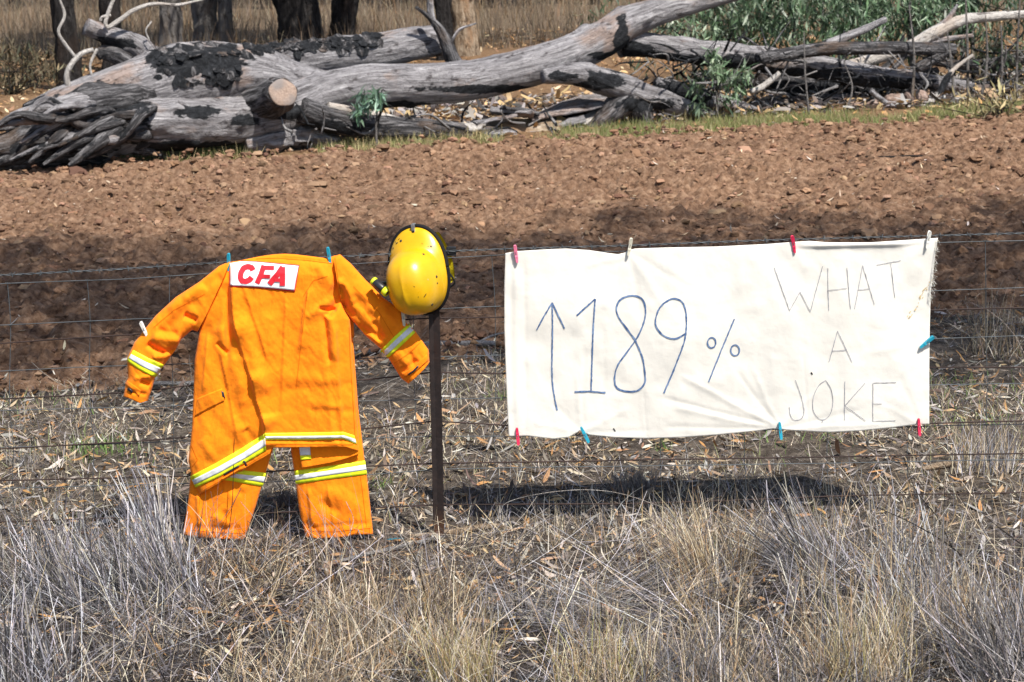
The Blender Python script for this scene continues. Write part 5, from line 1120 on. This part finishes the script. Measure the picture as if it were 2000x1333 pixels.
# ================================================================== FOREGROUND GRASS
TAN = [(0.42, 0.335, 0.22), (0.30, 0.235, 0.155), (0.66, 0.58, 0.45), (0.30, 0.20, 0.105), (0.17, 0.14, 0.115), (0.05, 0.04, 0.033)]
GREY = [(0.21, 0.205, 0.232), (0.11, 0.107, 0.125), (0.48, 0.47, 0.50), (0.055, 0.054, 0.058), (0.29, 0.265, 0.235), (0.025, 0.024, 0.025), (0.18, 0.16, 0.14)]
def pxpy(n, x0, x1, y0, y1): return RNG.uniform(x0, x1, n), RNG.uniform(y0, y1, n)
def gpts(px, py):
    d = np.stack([(px-1000)/FPX, -(py-666.5)/FPX, -np.ones(len(px))], -1) @ R3.T; n_ = np.array([-TILT, 0, 1.0])
    P = CAM+d*(-(CAM @ n_)/(d @ n_))[:, None]; P[:, 2] = gzn(P[:, 0], P[:, 1]); return P
L = []
# matted layer
n = 41000; px, py = pxpy(n, -420, 2420, 1035, 1420); P = gpts(px, py); den = fbm(P[:, 0]*2.0, P[:, 1]*2.0, 0, 3, 55)
bare = np.exp(-(((px-1120)/330)**2+((py-1085)/70)**2))+1.2*np.exp(-(((px-640)/130)**2+((py-1080)/45)**2)); pocket = np.clip((.535-fbm(P[:, 0]*4.2, P[:, 1]*3.2, 0, 2, 56))*9, 0, .93); k = RNG.random(n) > np.maximum(.75*bare, pocket); P, px, py, den = P[k], px[k], py[k], den[k]; n = len(P)
tan = (den+RNG.normal(0, .12, n)+.12*np.clip((px-400)/500, -1, .4)) > .54
L.append(blades(P+[0, 0, .005], RNG.uniform(0, 6.28, n), RNG.normal(1.0, .4, n), RNG.normal(.5, .9, n), RNG.uniform(.05, .26, n), RNG.uniform(.0022, .0056, n), np.where(tan[:, None], pick(TAN, n), pick(GREY, n)), 3))
# short litter grass behind the fence
n = 58000; x = RNG.uniform(-5.2, 5.2, n); y = RNG.uniform(-.3, 5.2, n); k = in_view(x, y) & (y < y_near(x)+.1) & (fbm(x*1.3, y*1.3, 0, 3, 57) > .39); x, y = x[k], y[k]; n = len(x)
L.append(blades(np.stack([x, y, gzn(x, y)], -1), RNG.uniform(0, 6.28, n), RNG.normal(.75, .4, n), RNG.normal(.5, .5, n), RNG.uniform(.03, .11, n), RNG.uniform(.0022, .005, n), pick(TAN[:3]*3+TAN+GREY[:3]+[(.5, .46, .38)]*2+[(0.22, 0.23, 0.10), (0.30, 0.29, 0.14)], n), 2))
V, F, C = bjoin(L); o = obj('dry_grass', V, F, MAT['dry_plant'], col=C); tag(o, kind='stuff')
# standing stalks
L = []
n = 1200; px, py = pxpy(n, -420, 2420, 1050, 1400); P = gpts(px, py)+[0, 0, .03]
L.append(blades(P, RNG.uniform(0, 6.28, n), RNG.normal(1.35, .2, n), RNG.normal(.1, .3, n), RNG.uniform(.15, .50, n), RNG.uniform(.003, .0065, n), pick(GREY[:3]+TAN[:3]+[(.42, .39, .36)], n), 4, 'stem'))
n = 5200; px, py = pxpy(n, -420, 2420, 1060, 1410); P = gpts(px, py)+[0, 0, .012]
L.append(blades(P, RNG.uniform(0, 6.28, n), RNG.normal(1.25, .3, n), RNG.normal(.2, .6, n), RNG.uniform(.08, .34, n), RNG.uniform(.0025, .006, n), pick([(.03, .028, .03), (.06, .053, .055), (.10, .085, .08), (.16, .15, .165)], n), 4, 'stem'))
n = 1300; px, py = pxpy(n, 850, 1750, 925, 1045); P = gpts(px, py)
L.append(blades(P, RNG.uniform(0, 6.28, n), RNG.normal(.6, .4, n), RNG.normal(.5, .8, n), RNG.uniform(.04, .15, n), RNG.uniform(.0022, .0048, n), pick(TAN[:3]+GREY[:3], n), 3))
zones = [(900, 560, 900, 1120, 1400, TAN, .14, .36), (1000, 1250, 2080, 1060, 1400, TAN, .15, .42), (1900, 1600, 2420, 1010, 1400, TAN+GREY[:3], .14, .42), (950, -420, 420, 1090, 1400, GREY+TAN[:2], .12, .36), (420, 900, 1600, 1120, 1400, TAN+GREY[:2], .15, .34), (260, 100, 800, 1050, 1180, TAN[:3]+GREY[:3], .18, .42), (800, 560, 1500, 1250, 1420, TAN[:4], .12, .30), (160, 820, 1350, 1010, 1120, GREY+TAN[:2], .15, .34)]
for n, x0, x1, y0, y1, cs, l0, l1 in zones:
    n = int(n*.8); px, py = pxpy(n, x0, x1, y0, y1); P = gpts(px, py)
    k = (fbm(P[:, 0]*3, P[:, 1]*3, 0, 2, 88) > .40) & (fbm(P[:, 0]*4.2, P[:, 1]*3.2, 0, 2, 56) > .44); P = P[k]; n = len(P)
    L.append(blades(P, RNG.uniform(0, 6.28, n), np.abs(RNG.normal(.12, .28, n)), RNG.normal(.5, .85, n), l0+(l1-l0)*RNG.random(n)**1.6, RNG.uniform(.0020, .0048, n), pick(cs, n), 5))
V, F, C = bjoin(L); o = obj('grass_stalks', V, F, MAT['dry_plant'], col=C); tag(o, kind='stuff')
# green tufts
L = []
for px0, py0, n, s in [(175, 885, 130, .16), (210, 880, 90, .10), (500, 905, 40, .06), (1880, 765, 140, .25), (1290, 880, 24, .02), (990, 780, 40, .07), (745, 950, 30, .05), (1560, 870, 60, .16), (30, 800, 50, .15), (1900, 830, 60, .15), (1420, 1075, 20, .04)]:
    c = ground_pt(px0, py0); x = c[0]+RNG.normal(0, s, n); y = c[1]+RNG.normal(0, s*.8, n)
    L.append(blades(np.stack([x, y, gzn(x, y)], -1), RNG.uniform(0, 6.28, n), RNG.normal(.5, .3, n), RNG.normal(.4, .4, n), RNG.uniform(.03, .10, n), RNG.uniform(.003, .006, n), pick([(0.10, 0.19, 0.04), (0.14, 0.22, 0.06), (0.20, 0.24, 0.09)], n), 2))
V, F, C = bjoin(L); o = obj('green_grass', V, F, MAT['dry_plant'], col=C); tag(o, kind='stuff')

# tussocks one can tell apart
def tussock(px, py, n, label, cols, az, spread, lean, curve, L_, wd=(.0026, .0054), r=.05, nm='grass_tussock', prof='blade', seg=4, group=None):
    n = int(n*.8); P = gpts(np.full(n, px)+RNG.normal(0, 1, n), np.full(n, py)+RNG.normal(0, 1, n)); a0 = RNG.uniform(0, 6.28, n); rr_ = r*np.sqrt(RNG.random(n)); P[:, 0] += np.cos(a0)*rr_*1.3; P[:, 1] += np.sin(a0)*rr_; P[:, 2] = gzn(P[:, 0], P[:, 1])-.005
    azs = RNG.uniform(0, 6.28, n) if az is None else RNG.normal(az, spread, n)
    V, F, C = blades(P, azs, np.abs(RNG.normal(lean[0], lean[1], n)), RNG.normal(curve[0], curve[1], n), RNG.uniform(*L_, n), RNG.uniform(*wd, n), pick(cols, n), seg, prof)
    o = obj(nm, V, F, MAT['dry_plant'], None, col=C)
    c = ground_pt(px, py); o.data.transform(Matrix.Translation(-Vector(c))); o.location = Vector(c)
    return tag(o, label, 'grass tussock' if nm == 'grass_tussock' else 'dead shrub', group)
DK = [(0.10, 0.09, 0.09), (0.16, 0.15, 0.15), (0.22, 0.20, 0.19)]
tussock(560, 985, 260, 'small dark dead tussock between the trouser legs', DK, None, 0, (.5, .3), (.4, .4), (.06, .15), r=.045)
tussock(1238, 960, 420, 'dark grey dead tussock under the bottom edge of the banner', DK+[(0.30, 0.28, 0.27)], None, 0, (.35, .25), (.3, .4), (.07, .17), r=.08)
tussock(1920, 920, 320, 'pale grey straw tussock at the right edge behind the fence', TAN[:3]+GREY[:3], None, 0, (.25, .2), (.3, .4), (.15, .34), r=.12)
tussock(1890, 905, 160, 'small dark tussock right of the banner behind the fence', DK, None, 0, (.5, .3), (.4, .4), (.05, .12), r=.05)
tussock(1960, 690, 220, 'straw tussock at the edge of the ploughed field on the right', TAN, None, 0, (.3, .25), (.3, .4), (.2, .5), r=.18)
tussock(45, 912, 160, 'dark tussock behind the fence at the far left', DK+[(0.3, 0.28, 0.25)], None, 0, (.5, .3), (.3, .4), (.06, .14), r=.07)
tussock(1370, 1140, 380, 'tan tussock leaning left below the lettering of the banner', TAN, 2.6, .7, (.55, .25), (.35, .35), (.16, .42), r=.06)
tussock(1440, 1120, 240, 'fine straw tussock standing right of the leaning tan tussock', TAN, None, 0, (.3, .22), (.4, .4), (.15, .34), r=.07)
tussock(690, 1200, 380, 'curly straw tussock in front of the right trouser leg', TAN, None, 0, (.5, .3), (.9, .6), (.10, .24), r=.10)
tussock(860, 1190, 260, 'straw tussock in front of the post', TAN, None, 0, (.4, .28), (.7, .6), (.12, .26), r=.08)
tussock(905, 1340, 380, 'yellowish tussock at the bottom edge left of centre', TAN[:4]+[(0.34, 0.30, 0.12)], None, 0, (.25, .2), (.4, .4), (.16, .34), r=.10)
tussock(1180, 1340, 420, 'upright yellow tussock at the bottom edge in the middle', TAN[:4]+[(0.40, 0.36, 0.14)], None, 0, (.32, .26), (.4, .6), (.12, .30), r=.14)
tussock(1690, 1330, 420, 'tall yellow tussock at the bottom edge right of centre', TAN[:4]+[(0.38, 0.33, 0.14)], None, 0, (.32, .26), (.4, .6), (.14, .36), r=.14)
tussock(1890, 1260, 420, 'dense straw tussock at the lower right', TAN+GREY[:2], None, 0, (.4, .3), (.5, .7), (.16, .40), r=.18)
tussock(1330, 1335, 300, 'dark grey tussock at the bottom edge under the banner', DK+GREY[:2], None, 0, (.4, .25), (.4, .4), (.12, .3), r=.12)
tussock(1150, 1180, 420, 'mat of flattened grey stems in front of the banner', GREY, 0.15, .35, (1.35, .14), (.15, .25), (.25, .6), r=.20, nm='flattened_grass', prof='stem')
tussock(1260, 1215, 380, 'second mat of flattened grey stems nearer the viewer', GREY, 3.3, .4, (1.3, .16), (.2, .25), (.25, .6), r=.20, nm='flattened_grass', prof='stem')
# dead grey shrubs: many fine stems fanning out
tussock(345, 1165, 620, 'dead grey shrub of fine stems leaning left at the left of the trousers', GREY, 2.75, .62, (.95, .34), (.15, .6), (.16, .50), (.0026, .0062), .09, 'dead_shrub', 'stem', 5)
tussock(215, 1190, 560, 'dead grey shrub sprawling in the left foreground', GREY, 2.6, .7, (.95, .35), (.1, .7), (.16, .46), (.0026, .0062), .14, 'dead_shrub', 'stem', 5)
tussock(70, 1180, 520, 'bushy dead grey shrub at the left edge', GREY, 1.9, .9, (.75, .38), (.15, .7), (.15, .42), (.0026, .0062), .14, 'dead_shrub', 'stem', 5)
tussock(60, 1345, 480, 'dead grey shrub in the bottom left corner', GREY+DK[:1], 2.2, .8, (.75, .38), (.1, .7), (.15, .42), (.0026, .0062), .14, 'dead_shrub', 'stem', 5)
tussock(330, 1120, 150, 'upright bundle of pale grey sticks beside the left trouser leg', GREY[:3]+[(.46, .42, .38)], 2.2, .5, (.5, .2), (.05, .2), (.22, .5), (.004, .007), .05, 'dead_shrub', 'stem', 4)
tussock(1600, 1120, 420, 'dead grey shrub leaning left below the right end of the banner', GREY, 2.7, .5, (.9, .25), (.1, .3), (.2, .46), (.0026, .0062), .09, 'dead_shrub', 'stem', 5)
tussock(1800, 1200, 420, 'grey leafless shrub in the right foreground', GREY+TAN[:1], 2.0, .8, (.65, .38), (.1, .65), (.18, .46), (.0026, .0062), .14, 'dead_shrub', 'stem', 5)
tussock(1990, 1330, 420, 'dark leafless shrub in the bottom right corner', GREY+DK, 2.4, .6, (.65, .32), (.1, .6), (.2, .52), (.0026, .0062), .12, 'dead_shrub', 'stem', 5)
# single dark twigs
def sprig(pts, label, rad=.0028, Y0=None, mat='dark_bark', subs=(), nm='bare_twig'):
    b = ground_pt(*pts[0][:2]) if Y0 is None else at(pts[0][0], pts[0][1], Y0); Yb = b[1]; c = []
    for i, p in enumerate(pts): q = at(p[0], p[1], Yb+.02*i); c.append((*q, rad*(1-.65*i/(len(pts)-1))))
    t = thing(nm, b, label, 'twig'); pt = [tube(c, 40, 6)[:2]]
    V, F = join(pt); obj('stem', V, F, MAT[mat], t, attrs={'grain': V, 'char': np.zeros(len(V))})
    for s_ in subs:
        c2 = [(*at(p[0], p[1], Yb+.03), rad*.55*(1-.6*i/(len(s_)-1))) for i, p in enumerate(s_)]
        V, F, G = tube(c2, 24, 5); obj('twig', V, F, MAT[mat], t, attrs={'grain': V, 'char': np.zeros(len(V))})
    return t
sprig([(2060, 1275), (2000, 1215), (1930, 1140), (1860, 1070), (1780, 1022), (1710, 990)], 'dark bare stem arching from the right edge towards the banner', .004, -1.1, subs=[[(1930, 1140), (1900, 1180), (1830, 1150), (1760, 1130)], [(1860, 1070), (1830, 1010), (1790, 960), (1765, 895)], [(2010, 1225), (1960, 1222), (1900, 1218), (1850, 1200)]])
sprig([(2050, 1100), (1990, 1060), (1950, 1030), (1915, 1000)], 'short dark bare stem at the right edge above the arching stem', .003, -.9)
sprig([(1670, 1345), (1650, 1270), (1636, 1210), (1630, 1170)], 'thick grey stalk rising from the bottom edge right of centre', .0055, None, 'grey_branch')
sprig([(860, 1230), (835, 1180), (818, 1110), (800, 1070), (780, 1040)], 'curved dark stem in front of the post', .003)
sprig([(440, 1075), (452, 1000), (456, 920), (458, 835)], 'single upright dark stalk in front of the jacket hem', .0022)
sprig([(500, 1120), (530, 1060), (470, 980), (440, 975)][:3], 'thin pale stalk crossing the left trouser leg', .0018, None, 'pale_wood')
sprig([(345, 1160), (320, 1050), (315, 950), (325, 840)], 'tall thin grey stalk left of the trousers', .0022, None, 'grey_branch')
sprig([(985, 1110), (990, 1030), (985, 985), (1090, 960), (1200, 962), (1320, 1000)][:6], 'thin arched straw lying over the litter below the banner', .0016, None, 'pale_wood')
sprig([(665, 1140), (668, 1080), (690, 1020), (676, 980)], 'straw stalk in front of the right trouser leg', .0020, None, 'pale_wood')
sprig([(860, 1170), (790, 1060), (745, 960), (735, 930)], 'long pale straw leaning left between the trousers and the post', .0020, None, 'pale_wood')
sprig([(905, 1150), (975, 1080), (992, 985)], 'thin pale straw right of the post', .0018, None, 'pale_wood')
print('objects', len(bpy.data.objects), 'tris', sum(len(o.data.polygons)*2 for o in bpy.data.objects if o.type == 'MESH'))
